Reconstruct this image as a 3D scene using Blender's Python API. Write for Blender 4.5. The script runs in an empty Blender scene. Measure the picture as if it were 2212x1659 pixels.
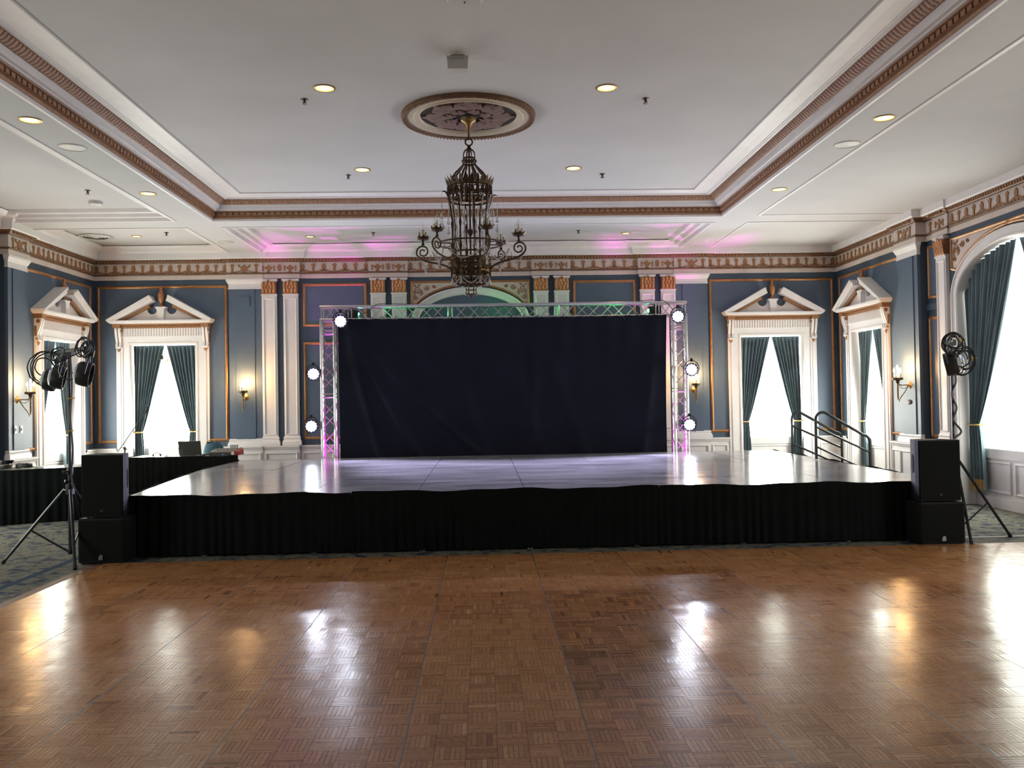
import bpy, bmesh, math, random
import numpy as np
from mathutils import Vector, Matrix
random.seed(7)
rng = np.random.default_rng(7)
PI = math.pi
SC = bpy.context.scene
COL = SC.collection

# ------------------------------------------------------------------ camera
FPX, YAW, PITCH, ROLL, EYE = 1868.6, 0.03306, 0.01745, -0.01684, 1.68
cam_d = bpy.data.cameras.new('camera')
cam = bpy.data.objects.new('camera', cam_d)
COL.objects.link(cam)
cam_d.sensor_fit = 'HORIZONTAL'
cam_d.sensor_width = 36.0
cam_d.lens = FPX / 2212 * 36
cam_d.clip_end = 200
_f = Vector((math.sin(YAW) * math.cos(PITCH), math.cos(YAW) * math.cos(PITCH), math.sin(PITCH)))
_r = Vector((math.cos(YAW), -math.sin(YAW), 0))
_u = _r.cross(_f)
_r2 = math.cos(ROLL) * _r + math.sin(ROLL) * _u
_u2 = -math.sin(ROLL) * _r + math.cos(ROLL) * _u
cm = Matrix((_r2, _u2, -_f)).transposed().to_4x4()
cm.translation = (0, 0, EYE)
cam.matrix_world = cm
SC.camera = cam

# ------------------------------------------------------------------ look, sky, light levels
SC.view_settings.view_transform = 'Standard'
SC.view_settings.look = 'None'
SC.view_settings.gamma = 1.0
SC.view_settings.use_curve_mapping = False
SC.view_settings.exposure = 0.60
SHEER = 22.0          # brightness of the backlit sheer curtains
LED_FACE = 380.0
LED_SPOT = 1000.0
SCONCE_W = 24.0
DOWN_W = 4.0
world = bpy.data.worlds.new('world')
SC.world = world
world.use_nodes = True
wn = world.node_tree
bg = wn.nodes['Background']
bg.inputs['Color'].default_value = (0.86, 0.93, 1.0, 1)
bg.inputs['Strength'].default_value = 3.0
SC.cycles.use_denoising = True
SC.cycles.max_bounces = 7
SC.cycles.diffuse_bounces = 5
SC.cycles.glossy_bounces = 4
SC.cycles.transparent_max_bounces = 12
SC.cycles.sample_clamp_indirect = 8.0
SC.cycles.caustics_reflective = False
SC.cycles.caustics_refractive = False


def lamp(name, kind, loc, power, color=(1, 1, 1), aim=None, size=0.1, spot=60, blend=0.5):
    d = bpy.data.lights.new(name, kind)
    d.energy = power
    d.color = color
    if kind == 'SPOT':
        d.spot_size = math.radians(spot)
        d.spot_blend = blend
        d.shadow_soft_size = size
    elif kind == 'POINT':
        d.shadow_soft_size = size
    o = bpy.data.objects.new(name, d)
    COL.objects.link(o)
    o.location = loc
    if aim is not None:
        o.rotation_euler = (Vector(aim) - Vector(loc)).to_track_quat('-Z', 'Y').to_euler()
    return o


# ------------------------------------------------------------------ materials
def mat(name, color, rough=0.6, metal=0.0, var=0.0, scale=8.0, bump=0.0, bscale=60.0, coat=0.0, spec=None, sheen=0.0, stretch=None):
    m = bpy.data.materials.new(name)
    m.use_nodes = True
    nt = m.node_tree
    b = nt.nodes['Principled BSDF']
    b.inputs['Base Color'].default_value = (*color, 1)
    b.inputs['Roughness'].default_value = rough
    b.inputs['Metallic'].default_value = metal
    if coat:
        b.inputs['Coat Weight'].default_value = coat
        b.inputs['Coat Roughness'].default_value = 0.15
    if spec is not None:
        b.inputs['Specular IOR Level'].default_value = spec
    if sheen:
        b.inputs['Sheen Weight'].default_value = sheen
    tc = nt.nodes.new('ShaderNodeTexCoord')
    src = tc.outputs['Object']
    if stretch:
        mp = nt.nodes.new('ShaderNodeMapping')
        mp.inputs['Scale'].default_value = stretch
        nt.links.new(src, mp.inputs['Vector'])
        src = mp.outputs['Vector']
    if var:
        n = nt.nodes.new('ShaderNodeTexNoise')
        n.inputs['Scale'].default_value = scale
        n.inputs['Detail'].default_value = 5
        nt.links.new(src, n.inputs['Vector'])
        r = nt.nodes.new('ShaderNodeValToRGB')
        r.color_ramp.elements[0].position = 0.3
        r.color_ramp.elements[1].position = 0.7
        r.color_ramp.elements[0].color = (*[c * (1 - var) for c in color], 1)
        r.color_ramp.elements[1].color = (*[min(1, c * (1 + var)) for c in color], 1)
        nt.links.new(n.outputs['Fac'], r.inputs['Fac'])
        nt.links.new(r.outputs['Color'], b.inputs['Base Color'])
    if bump:
        n2 = nt.nodes.new('ShaderNodeTexNoise')
        n2.inputs['Scale'].default_value = bscale
        n2.inputs['Detail'].default_value = 3
        nt.links.new(src, n2.inputs['Vector'])
        bp = nt.nodes.new('ShaderNodeBump')
        bp.inputs['Strength'].default_value = bump
        bp.inputs['Distance'].default_value = 0.01
        nt.links.new(n2.outputs['Fac'], bp.inputs['Height'])
        nt.links.new(bp.outputs['Normal'], b.inputs['Normal'])
    return m


def emit(name, color, strength, base=(0.8, 0.8, 0.8)):
    m = mat(name, base, 0.8)
    b = m.node_tree.nodes['Principled BSDF']
    b.inputs['Emission Color'].default_value = (*color, 1)
    b.inputs['Emission Strength'].default_value = strength
    return m


M = {}
M['ceiling'] = mat('ceiling_plaster', (0.60, 0.60, 0.605), 0.85, var=0.03, scale=1.2, bump=0.05, bscale=40)
M['white'] = mat('white_trim_paint', (0.76, 0.74, 0.75), 0.45, var=0.03, scale=5)
M['frieze'] = mat('frieze_cream', (0.62, 0.54, 0.50), 0.6, var=0.05, scale=6)
M['blue'] = mat('panel_blue_paint', (0.083, 0.122, 0.185), 0.5, var=0.06, scale=3, bump=0.05, bscale=120)
M['dkblue'] = mat('stile_blue_paint', (0.045, 0.075, 0.115), 0.5, var=0.06, scale=3)
M['gold'] = mat('gold_paint', (0.41, 0.195, 0.075), 0.42, 0.35, var=0.18, scale=14)
M['bronze'] = mat('bronze_relief', (0.31, 0.155, 0.072), 0.5, 0.15, var=0.2, scale=25)
M['bead'] = mat('dark_bead_moulding', (0.155, 0.082, 0.042), 0.5, 0.15, var=0.25, scale=20)
M['brown'] = mat('brown_gilt_moulding', (0.34, 0.185, 0.105), 0.5, 0.1, var=0.2, scale=20)
M['capital'] = mat('copper_gilt_capital', (0.40, 0.175, 0.075), 0.4, 0.35, var=0.25, scale=22, bump=0.4, bscale=40)
M['drape'] = mat('teal_velvet', (0.125, 0.180, 0.212), 0.8, var=0.15, scale=4, sheen=0.25, bump=0.1, bscale=200)
M['tie'] = mat('gold_rope', (0.55, 0.36, 0.12), 0.6, var=0.2, scale=60)
M['black_cloth'] = mat('black_skirt_cloth', (0.007, 0.009, 0.009), 0.9, var=0.2, scale=3, spec=0.1, bump=0.1, bscale=300)
M['backdrop'] = mat('black_backdrop_cloth', (0.0085, 0.0095, 0.0185), 0.9, var=0.15, scale=2, spec=0.15, bump=0.1, bscale=300)
M['alu'] = mat('truss_aluminium', (0.62, 0.62, 0.64), 0.28, 0.85, var=0.05, scale=20)
M['alu_trim'] = mat('floor_edge_metal', (0.16, 0.15, 0.15), 0.4, 0.8, var=0.3, scale=9)
M['steel'] = mat('satin_steel', (0.45, 0.45, 0.46), 0.35, 0.9)
M['chrome'] = mat('chrome', (0.75, 0.75, 0.76), 0.12, 1.0)
M['black'] = mat('black_powdercoat', (0.014, 0.016, 0.016), 0.45, var=0.15, scale=15)
M['black_tube'] = mat('black_steel_tube', (0.018, 0.022, 0.024), 0.35, 0.2, var=0.2, scale=9)
M['rubber'] = mat('black_rubber', (0.012, 0.012, 0.012), 0.7)
M['cabinet'] = mat('speaker_cabinet', (0.012, 0.013, 0.015), 0.6, spec=0.25, bump=0.3, bscale=350)
M['grille'] = mat('speaker_grille', (0.007, 0.0085, 0.0078), 0.7, 0.0, spec=0.15, bump=0.5, bscale=600)
M['badge'] = mat('silver_badge', (0.35, 0.34, 0.32), 0.4, 0.6)
M['iron'] = mat('bronzed_iron', (0.085, 0.050, 0.026), 0.42, 0.55, var=0.35, scale=30, bump=0.2, bscale=60)
M['gilt'] = mat('worn_gilt', (0.33, 0.205, 0.075), 0.38, 0.6, var=0.3, scale=30)
M['candle'] = mat('ivory_candle_sleeve', (0.62, 0.58, 0.48), 0.5, var=0.05, scale=20)
M['cream'] = mat('medallion_cream', (0.62, 0.54, 0.42), 0.6, var=0.06, scale=6)
M['roset'] = mat('medallion_relief', (0.20, 0.125, 0.105), 0.6, 0.1, var=0.25, scale=14)
M['rosdark'] = mat('medallion_recess', (0.035, 0.022, 0.018), 0.8)
M['plastic'] = mat('white_plastic', (0.62, 0.62, 0.60), 0.4)
M['greyplastic'] = mat('grey_plastic', (0.42, 0.43, 0.42), 0.45)
M['cable'] = mat('black_cable', (0.012, 0.012, 0.013), 0.4)
M['ycable'] = mat('yellow_tape', (0.55, 0.36, 0.08), 0.6)
M['red'] = mat('red_plastic', (0.30, 0.025, 0.035), 0.45)
M['bluebag'] = mat('teal_bag_fabric', (0.05, 0.13, 0.19), 0.8, bump=0.2, bscale=200)
M['laptop'] = mat('grey_laptop_shell', (0.07, 0.075, 0.07), 0.4, 0.4)
M['paper'] = mat('white_paper', (0.75, 0.75, 0.72), 0.7)
M['stage'] = None
M['tie_in'] = M['tie']


def m_glass(name, tint=(1, 1, 1), amount=0.12):
    m = bpy.data.materials.new(name)
    m.use_nodes = True
    nt = m.node_tree
    nt.nodes.remove(nt.nodes['Principled BSDF'])
    out = nt.nodes['Material Output']
    t = nt.nodes.new('ShaderNodeBsdfTransparent')
    t.inputs['Color'].default_value = (*tint, 1)
    g = nt.nodes.new('ShaderNodeBsdfGlossy')
    g.inputs['Roughness'].default_value = 0.05
    mx = nt.nodes.new('ShaderNodeMixShader')
    lw = nt.nodes.new('ShaderNodeLayerWeight')
    lw.inputs['Blend'].default_value = amount
    nt.links.new(lw.outputs['Facing'], mx.inputs['Fac'])
    nt.links.new(t.outputs[0], mx.inputs[1])
    nt.links.new(g.outputs[0], mx.inputs[2])
    nt.links.new(mx.outputs[0], out.inputs['Surface'])
    return m


M['glass'] = m_glass('window_glass', (0.95, 0.98, 0.96), 0.15)
M['bulb'] = m_glass('clear_bulb_glass', (0.97, 0.97, 0.97), 0.45)
M['crystal'] = m_glass('cut_crystal', (0.92, 0.93, 0.96), 0.75)
_nt = M['crystal'].node_tree
_df = _nt.nodes.new('ShaderNodeBsdfDiffuse')
_df.inputs['Color'].default_value = (0.85, 0.86, 0.9, 1)
_m2 = _nt.nodes.new('ShaderNodeMixShader')
_m2.inputs['Fac'].default_value = 0.30
_old = _nt.nodes['Material Output'].inputs['Surface'].links[0].from_socket
_nt.links.new(_old, _m2.inputs[1])
_nt.links.new(_df.outputs[0], _m2.inputs[2])
_nt.links.new(_m2.outputs[0], _nt.nodes['Material Output'].inputs['Surface'])


def m_sheer(name, level):
    m = emit(name, (0.98, 1.0, 0.88), level)
    nt = m.node_tree
    b = nt.nodes['Principled BSDF']
    tc = nt.nodes.new('ShaderNodeTexCoord')
    w = nt.nodes.new('ShaderNodeTexNoise')
    mp = nt.nodes.new('ShaderNodeMapping')
    mp.inputs['Scale'].default_value = (30, 1, 0.6)
    nt.links.new(tc.outputs['Object'], mp.inputs['Vector'])
    nt.links.new(mp.outputs['Vector'], w.inputs['Vector'])
    w.inputs['Scale'].default_value = 1.0
    mr = nt.nodes.new('ShaderNodeMapRange')
    mr.inputs['To Min'].default_value = level * 0.75
    mr.inputs['To Max'].default_value = level * 1.15
    nt.links.new(w.outputs['Fac'], mr.inputs['Value'])
    nt.links.new(mr.outputs['Result'], b.inputs['Emission Strength'])
    return m


M['sheer'] = m_sheer('backlit_sheer', SHEER)
M['sheer_arch'] = m_sheer('backlit_dimmed_sheer', SHEER * 0.28)  # same cloth, glow of the arched windows dimmed to weaken floor glare
M['flame'] = emit('lit_candle_bulb', (1.0, 0.62, 0.25), 60)
M['downlamp'] = emit('lit_downlight_lamp', (1.0, 0.66, 0.26), 1.5)
M['reflector'] = emit('lit_gold_reflector', (1.0, 0.55, 0.14), 1.2, (0.7, 0.5, 0.2))
M['led'] = emit('lit_led_lens', (0.80, 0.86, 1.0), LED_FACE)
M['ledrim'] = emit('lit_led_outer_lens', (0.42, 0.38, 1.0), 5)
M['blue_led'] = emit('lit_blue_display', (0.05, 0.12, 1.0), 4)
M['magenta'] = emit('lit_magenta_lens', (1.0, 0.08, 0.9), 12)
M['green'] = emit('lit_green_lens', (0.05, 1.0, 0.25), 10)


def m_stage():
    m = mat('stage_deck', (0.075, 0.073, 0.078), 0.28)
    nt = m.node_tree
    b = nt.nodes['Principled BSDF']
    tc = nt.nodes.new('ShaderNodeTexCoord')
    n = nt.nodes.new('ShaderNodeTexNoise')
    n.inputs['Scale'].default_value = 1.3
    n.inputs['Detail'].default_value = 9
    n.inputs['Roughness'].default_value = 0.7
    mp = nt.nodes.new('ShaderNodeMapping')
    mp.inputs['Scale'].default_value = (0.6, 1.7, 1)
    nt.links.new(tc.outputs['Object'], mp.inputs['Vector'])
    nt.links.new(mp.outputs['Vector'], n.inputs['Vector'])
    r = nt.nodes.new('ShaderNodeValToRGB')
    r.color_ramp.elements[0].position = 0.35
    r.color_ramp.elements[0].color = (0.135, 0.133, 0.137, 1)
    r.color_ramp.elements[1].position = 0.72
    r.color_ramp.elements[1].color = (0.30, 0.295, 0.30, 1)
    nt.links.new(n.outputs['Fac'], r.inputs['Fac'])
    nt.links.new(r.outputs['Color'], b.inputs['Base Color'])
    mr = nt.nodes.new('ShaderNodeMapRange')
    mr.inputs['To Min'].default_value = 0.10
    mr.inputs['To Max'].default_value = 0.24
    nt.links.new(n.outputs['Fac'], mr.inputs['Value'])
    nt.links.new(mr.outputs['Result'], b.inputs['Roughness'])
    n2 = nt.nodes.new('ShaderNodeTexNoise')
    n2.inputs['Scale'].default_value = 45
    nt.links.new(tc.outputs['Object'], n2.inputs['Vector'])
    bp = nt.nodes.new('ShaderNodeBump')
    bp.inputs['Strength'].default_value = 0.05
    bp.inputs['Distance'].default_value = 0.001
    nt.links.new(n2.outputs['Fac'], bp.inputs['Height'])
    nt.links.new(bp.outputs['Normal'], b.inputs['Normal'])
    return m


M['stage'] = m_stage()


def m_parquet():
    m = mat('parquet_oak', (0.3, 0.16, 0.08), 0.3)
    nt = m.node_tree
    b = nt.nodes['Principled BSDF']
    at = nt.nodes.new('ShaderNodeAttribute')
    at.attribute_name = 'tone'
    r = nt.nodes.new('ShaderNodeValToRGB')
    cr = r.color_ramp
    cr.elements[0].position = 0.0
    cr.elements[0].color = (0.19, 0.078, 0.030, 1)
    cr.elements[1].position = 1.0
    cr.elements[1].color = (0.56, 0.33, 0.165, 1)
    e = cr.elements.new(0.45)
    e.color = (0.43, 0.200, 0.080, 1)
    e = cr.elements.new(0.7)
    e.color = (0.50, 0.250, 0.105, 1)
    nt.links.new(at.outputs['Fac'], r.inputs['Fac'])
    tc = nt.nodes.new('ShaderNodeNewGeometry')
    n = nt.nodes.new('ShaderNodeTexNoise')
    n.inputs['Scale'].default_value = 40
    n.inputs['Detail'].default_value = 4
    nt.links.new(tc.outputs['Position'], n.inputs['Vector'])
    mx = nt.nodes.new('ShaderNodeMix')
    mx.data_type = 'RGBA'
    mx.blend_type = 'MULTIPLY'
    mx.inputs['Factor'].default_value = 0.55
    nt.links.new(r.outputs['Color'], mx.inputs['A'])
    r2 = nt.nodes.new('ShaderNodeValToRGB')
    r2.color_ramp.elements[0].position = 0.3
    r2.color_ramp.elements[0].color = (0.55, 0.5, 0.45, 1)
    r2.color_ramp.elements[1].position = 0.62
    r2.color_ramp.elements[1].color = (1, 1, 1, 1)
    nt.links.new(n.outputs['Fac'], r2.inputs['Fac'])
    nt.links.new(r2.outputs['Color'], mx.inputs['B'])
    # scuffs: a slow worn pattern that dulls the varnish
    n3 = nt.nodes.new('ShaderNodeTexNoise')
    n3.inputs['Scale'].default_value = 1.1
    n3.inputs['Detail'].default_value = 6
    nt.links.new(tc.outputs['Position'], n3.inputs['Vector'])
    mr = nt.nodes.new('ShaderNodeMapRange')
    mr.inputs['From Min'].default_value = 0.3
    mr.inputs['From Max'].default_value = 0.7
    mr.inputs['To Min'].default_value = 0.15
    mr.inputs['To Max'].default_value = 0.28
    nt.links.new(n3.outputs['Fac'], mr.inputs['Value'])
    nt.links.new(mr.outputs['Result'], b.inputs['Roughness'])
    nt.links.new(mx.outputs['Result'], b.inputs['Base Color'])
    bp = nt.nodes.new('ShaderNodeBump')
    bp.inputs['Strength'].default_value = 0.06
    bp.inputs['Distance'].default_value = 0.002
    nt.links.new(n.outputs['Fac'], bp.inputs['Height'])
    nt.links.new(bp.outputs['Normal'], b.inputs['Normal'])
    b.inputs['Specular IOR Level'].default_value = 0.32
    return m


M['parquet'] = m_parquet()
M['edging'] = mat('wood_ramp_edge', (0.13, 0.065, 0.03), 0.6, var=0.2, scale=6)


def m_carpet():
    m = mat('patterned_carpet', (0.2, 0.2, 0.2), 0.95)
    nt = m.node_tree
    b = nt.nodes['Principled BSDF']
    tc = nt.nodes.new('ShaderNodeTexCoord')
    n0 = nt.nodes.new('ShaderNodeTexNoise')
    n0.inputs['Scale'].default_value = 3.0
    n0.inputs['Detail'].default_value = 3
    nt.links.new(tc.outputs['Object'], n0.inputs['Vector'])
    ad = nt.nodes.new('ShaderNodeMix')
    ad.data_type = 'VECTOR'
    ad.inputs['Factor'].default_value = 0.12
    nt.links.new(tc.outputs['Object'], ad.inputs['A'])
    nt.links.new(n0.outputs['Color'], ad.inputs['B'])
    n = nt.nodes.new('ShaderNodeTexNoise')
    n.inputs['Scale'].default_value = 6.5
    n.inputs['Detail'].default_value = 5
    n.inputs['Roughness'].default_value = 0.65
    nt.links.new(ad.outputs['Result'], n.inputs['Vector'])
    r = nt.nodes.new('ShaderNodeValToRGB')
    cr = r.color_ramp
    cr.interpolation = 'CONSTANT'
    cr.elements[0].position = 0.0
    cr.elements[0].color = (0.025, 0.035, 0.075, 1)
    cr.elements[1].position = 0.41
    cr.elements[1].color = (0.060, 0.072, 0.080, 1)
    for p, c in ((0.455, (0.15, 0.14, 0.11)), (0.50, (0.125, 0.13, 0.11)), (0.54, (0.20, 0.185, 0.145)), (0.59, (0.075, 0.09, 0.10)), (0.64, (0.025, 0.035, 0.065))):
        e = cr.elements.new(p)
        e.color = (*c, 1)
    nt.links.new(n.outputs['Fac'], r.inputs['Fac'])
    # woven border: a navy band beside the dance floor
    sx = nt.nodes.new('ShaderNodeSeparateXYZ')
    nt.links.new(tc.outputs['Object'], sx.inputs['Vector'])
    ax = nt.nodes.new('ShaderNodeMath')
    ax.operation = 'ADD'
    ax.inputs[1].default_value = 4.56
    nt.links.new(sx.outputs['X'], ax.inputs[0])
    ab = nt.nodes.new('ShaderNodeMath')
    ab.operation = 'ABSOLUTE'
    nt.links.new(ax.outputs[0], ab.inputs[0])
    lt = nt.nodes.new('ShaderNodeMath')
    lt.operation = 'LESS_THAN'
    lt.inputs[1].default_value = 0.045
    nt.links.new(ab.outputs[0], lt.inputs[0])
    mx = nt.nodes.new('ShaderNodeMix')
    mx.data_type = 'RGBA'
    nt.links.new(lt.outputs[0], mx.inputs['Factor'])
    nt.links.new(r.outputs['Color'], mx.inputs['A'])
    mx.inputs['B'].default_value = (0.02, 0.045, 0.085, 1)
    nt.links.new(mx.outputs['Result'], b.inputs['Base Color'])
    b.inputs['Specular IOR Level'].default_value = 0.1
    bp = nt.nodes.new('ShaderNodeBump')
    bp.inputs['Strength'].default_value = 0.4
    n4 = nt.nodes.new('ShaderNodeTexNoise')
    n4.inputs['Scale'].default_value = 300
    nt.links.new(tc.outputs['Object'], n4.inputs['Vector'])
    nt.links.new(n4.outputs['Fac'], bp.inputs['Height'])
    nt.links.new(bp.outputs['Normal'], b.inputs['Normal'])
    return m


M['carpet'] = m_carpet()


# ------------------------------------------------------------------ mesh helpers
class MB:
    """collects shapes and links them as one mesh object"""

    def __init__(self):
        self.v = []
        self.f = []

    def add(self, vs, fs):
        o = len(self.v)
        self.v += [tuple(p) for p in vs]
        self.f += [tuple(i + o for i in f) for f in fs]
        return self

    def box(self, x0, x1, y0, y1, z0, z1):
        vs = [(x, y, z) for z in (z0, z1) for y in (y0, y1) for x in (x0, x1)]
        return self.add(vs, [(0, 2, 3, 1), (4, 5, 7, 6), (0, 1, 5, 4), (2, 6, 7, 3), (0, 4, 6, 2), (1, 3, 7, 5)])

    def obox(self, c, s, m):
        vs = []
        for z in (-.5, .5):
            for y in (-.5, .5):
                for x in (-.5, .5):
                    vs.append(Vector(c) + m @ Vector((x * s[0], y * s[1], z * s[2])))
        return self.add(vs, [(0, 2, 3, 1), (4, 5, 7, 6), (0, 1, 5, 4), (2, 6, 7, 3), (0, 4, 6, 2), (1, 3, 7, 5)])

    def bar(self, a, b, w, h=None):
        a, b = Vector(a), Vector(b)
        d = b - a
        m = d.to_track_quat('Z', 'Y').to_matrix()
        return self.obox((a + b) / 2, (w, h or w, d.length), m)

    def tube(self, pts, r, n=8, cap=True, closed=False):
        pts = [Vector(p) for p in pts]
        k = len(pts)
        rs = r if isinstance(r, (list, tuple)) else [r] * k
        t0 = (pts[1] - pts[0]).normalized()
        up = Vector((0, 0, 1)) if abs(t0.z) < 0.9 else Vector((1, 0, 0))
        nrm = (up - t0 * up.dot(t0)).normalized()
        vs = []
        for i, p in enumerate(pts):
            if closed:
                t = (pts[(i + 1) % k] - pts[i - 1]).normalized()
            else:
                t = (pts[min(i + 1, k - 1)] - pts[max(i - 1, 0)]).normalized()
            nrm = (nrm - t * nrm.dot(t))
            if nrm.length < 1e-6:
                nrm = t.orthogonal()
            nrm.normalize()
            bn = t.cross(nrm)
            for j in range(n):
                a = 2 * PI * j / n
                vs.append(p + (nrm * math.cos(a) + bn * math.sin(a)) * rs[i])
        fs = []
        for i in range(k if closed else k - 1):
            for j in range(n):
                a, b2 = i * n + j, i * n + (j + 1) % n
                i2 = (i + 1) % k
                fs.append((a, b2, i2 * n + (j + 1) % n, i2 * n + j))
        if cap and not closed:
            fs.append(tuple(range(n - 1, -1, -1)))
            fs.append(tuple((k - 1) * n + j for j in range(n)))
        return self.add(vs, fs)

    def lathe(self, prof, n=16, c=(0, 0, 0), m=None, cap=False):
        m = m or Matrix.Identity(3)
        vs = []
        for r, z in prof:
            for j in range(n):
                a = 2 * PI * j / n
                vs.append(Vector(c) + m @ Vector((r * math.cos(a), r * math.sin(a), z)))
        fs = []
        for i in range(len(prof) - 1):
            for j in range(n):
                fs.append((i * n + j, i * n + (j + 1) % n, (i + 1) * n + (j + 1) % n, (i + 1) * n + j))
        if cap and prof[0][0] > 1e-5:
            fs.append(tuple(range(n - 1, -1, -1)))
        if cap and prof[-1][0] > 1e-5:
            fs.append(tuple((len(prof) - 1) * n + j for j in range(n)))
        return self.add(vs, fs)

    def prism(self, poly, y0, y1):
        """polygon in x-z pulled from y0 to y1"""
        k = len(poly)
        vs = [(x, y0, z) for x, z in poly] + [(x, y1, z) for x, z in poly]
        fs = [tuple(range(k)), tuple(range(2 * k - 1, k - 1, -1))]
        fs += [(i, i + k, (i + 1) % k + k, (i + 1) % k) for i in range(k)]
        return self.add(vs, fs)

    def sweep(self, path, prof, to3, closed=False):
        """profile (offset to the right of the path, height) along a flat path, mitred"""
        k = len(path)
        P = [Vector(p) for p in path]
        vs = []
        for i in range(k):
            def nd(a, b):
                d = (b - a).normalized()
                return Vector((d.y, -d.x))
            ns = []
            if closed or i > 0:
                ns.append(nd(P[i - 1], P[i]))
            if closed or i < k - 1:
                ns.append(nd(P[i], P[(i + 1) % k]))
            if len(ns) == 2:
                n = (ns[0] + ns[1]) / (1 + ns[0].dot(ns[1]))
            else:
                n = ns[0]
            for o, h in prof:
                q = P[i] + n * o
                vs.append(to3(q.x, q.y, h))
        m = len(prof)
        fs = []
        for i in range(k if closed else k - 1):
            i2 = (i + 1) % k
            for j in range(m - 1):
                fs.append((i * m + j, i2 * m + j, i2 * m + j + 1, i * m + j + 1))
        return self.add(vs, fs)

    def grid(self, nu, nv, fn):
        vs = [fn(i / nu, j / nv) for j in range(nv + 1) for i in range(nu + 1)]
        w = nu + 1
        fs = [(j * w + i, j * w + i + 1, (j + 1) * w + i + 1, (j + 1) * w + i) for j in range(nv) for i in range(nu)]
        return self.add(vs, fs)

    def mesh(self, name, material, smooth=35, recalc=True):
        me = bpy.data.meshes.new(name)
        me.from_pydata(self.v, [], self.f)
        if recalc:
            bm = bmesh.new()
            bm.from_mesh(me)
            bmesh.ops.recalc_face_normals(bm, faces=bm.faces)
            bm.to_mesh(me)
            bm.free()
        if smooth:
            me.polygons.foreach_set('use_smooth', [True] * len(me.polygons))
            me.set_sharp_from_angle(angle=math.radians(smooth))
        me.materials.append(material)
        me.update()
        return me

    def build(self, name, material, parent=None, smooth=35, loc=None, recalc=True):
        o = bpy.data.objects.new(name, self.mesh(name, material, smooth, recalc))
        COL.objects.link(o)
        if parent:
            o.parent = parent
        if loc is not None:
            o.location = loc
        return o


def inst(name, me, parent=None, loc=(0, 0, 0), rot=(0, 0, 0), scale=None):
    o = bpy.data.objects.new(name, me)
    COL.objects.link(o)
    o.parent = parent
    o.location = loc
    o.rotation_euler = rot
    if scale:
        o.scale = scale
    return o


def tag(o, label=None, cat=None, group=None, kind=None):
    if label:
        o['label'] = label
    if cat:
        o['category'] = cat
    if group:
        o['group'] = group
    if kind:
        o['kind'] = kind
    return o


def empty(name, loc=(0, 0, 0), rz=0.0, label=None, cat=None, group=None, kind=None):
    o = bpy.data.objects.new(name, None)
    COL.objects.link(o)
    o.empty_display_size = 0.1
    o.location = loc
    o.rotation_euler = (0, 0, rz)
    return tag(o, label, cat, group, kind)


def dup(root, loc=None, rot=None, label=None, group=None):
    def cp(o, par):
        c = o.copy()
        COL.objects.link(c)
        c.parent = par
        for ch in o.children:
            cp(ch, c)
        return c
    r = cp(root, None)
    if loc is not None:
        r.location = loc
    if rot is not None:
        r.rotation_euler = rot
    if label:
        r['label'] = label
    if group:
        r['group'] = group
    return r


XY = lambda a, b, h: (a, b, h)            # path on a horizontal plane, profile height = z
WALL = lambda a, b, h: (a, -h, b)         # path on a wall (x, z), profile height = out of the wall


def rect(x0, x1, z0, z1):
    return [(x0, z0), (x0, z1), (x1, z1), (x1, z0)]


def arc(cx, cz, a, b, t0, t1, n):
    return [(cx + a * math.cos(t0 + (t1 - t0) * i / n), cz + b * math.sin(t0 + (t1 - t0) * i / n)) for i in range(n + 1)]


def aim_z(d):
    return Vector(d).to_track_quat('Z', 'Y').to_matrix()


# ------------------------------------------------------------------ room numbers (metres)
CX = -0.23            # middle of the hall
BACK = 17.0           # back wall
XR, XL = 7.08, -7.54  # side walls
HW = 7.31
GZ = -0.015           # carpet level (the dance floor top is 0)
Y_FRONT = -5.0
Z_SOF, Z_CEIL, Z_BAY = 4.60, 4.90, 4.70

# ------------------------------------------------------------------ structure: floor and walls
MB().box(XL - .5, XR + .7, Y_FRONT - .4, BACK + .5, GZ - .2, GZ).build('floor', M['carpet'], smooth=0)['kind'] = 'structure'

W_HALF, W_TOP, SILL = 0.62, 2.85, 0.83         # small windows
A_HALF, A_SPR, A_RISE = 1.31, 3.10, 0.67       # arched windows (opening)


def notch(x0, x1, zt, holes):
    """wall elevation with openings that rise from the floor; holes = [(xc, kind)]"""
    p = [(x0, GZ), (x0, zt), (x1, zt), (x1, GZ)]
    for xc, kind in sorted(holes, reverse=True):
        if kind == 'arch':
            p += [(xc + A_HALF + .02, GZ)] + arc(xc, A_SPR, A_HALF + .02, A_RISE + .02, 0, PI, 28) + [(xc - A_HALF - .02, GZ)]
        else:
            p += [(xc + W_HALF + .02, GZ), (xc + W_HALF + .02, W_TOP + .02), (xc - W_HALF - .02, W_TOP + .02), (xc - W_HALF - .02, GZ)]
    return p


class Wall:
    def __init__(self, name, loc, rz):
        self.o = None
        self.loc, self.rz = Vector(loc), rz
        self.m = Matrix.Translation(self.loc) @ Matrix.Rotation(rz, 4, 'Z')
        self.name = name

    def at(self, x, y, z):
        return self.m @ Vector((x, y, z))

    def start(self, mb, material):
        self.o = mb.build(self.name, material, smooth=0)
        self.o.matrix_world = self.m
        self.o['kind'] = 'structure'


BW = Wall('wall_back', (CX, BACK, 0), 0)
RW = Wall('wall_right', (XR, BACK, 0), -PI / 2)
LW = Wall('wall_left', (XL, BACK, 0), PI / 2)
SIDE_END = BACK - Y_FRONT

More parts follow.
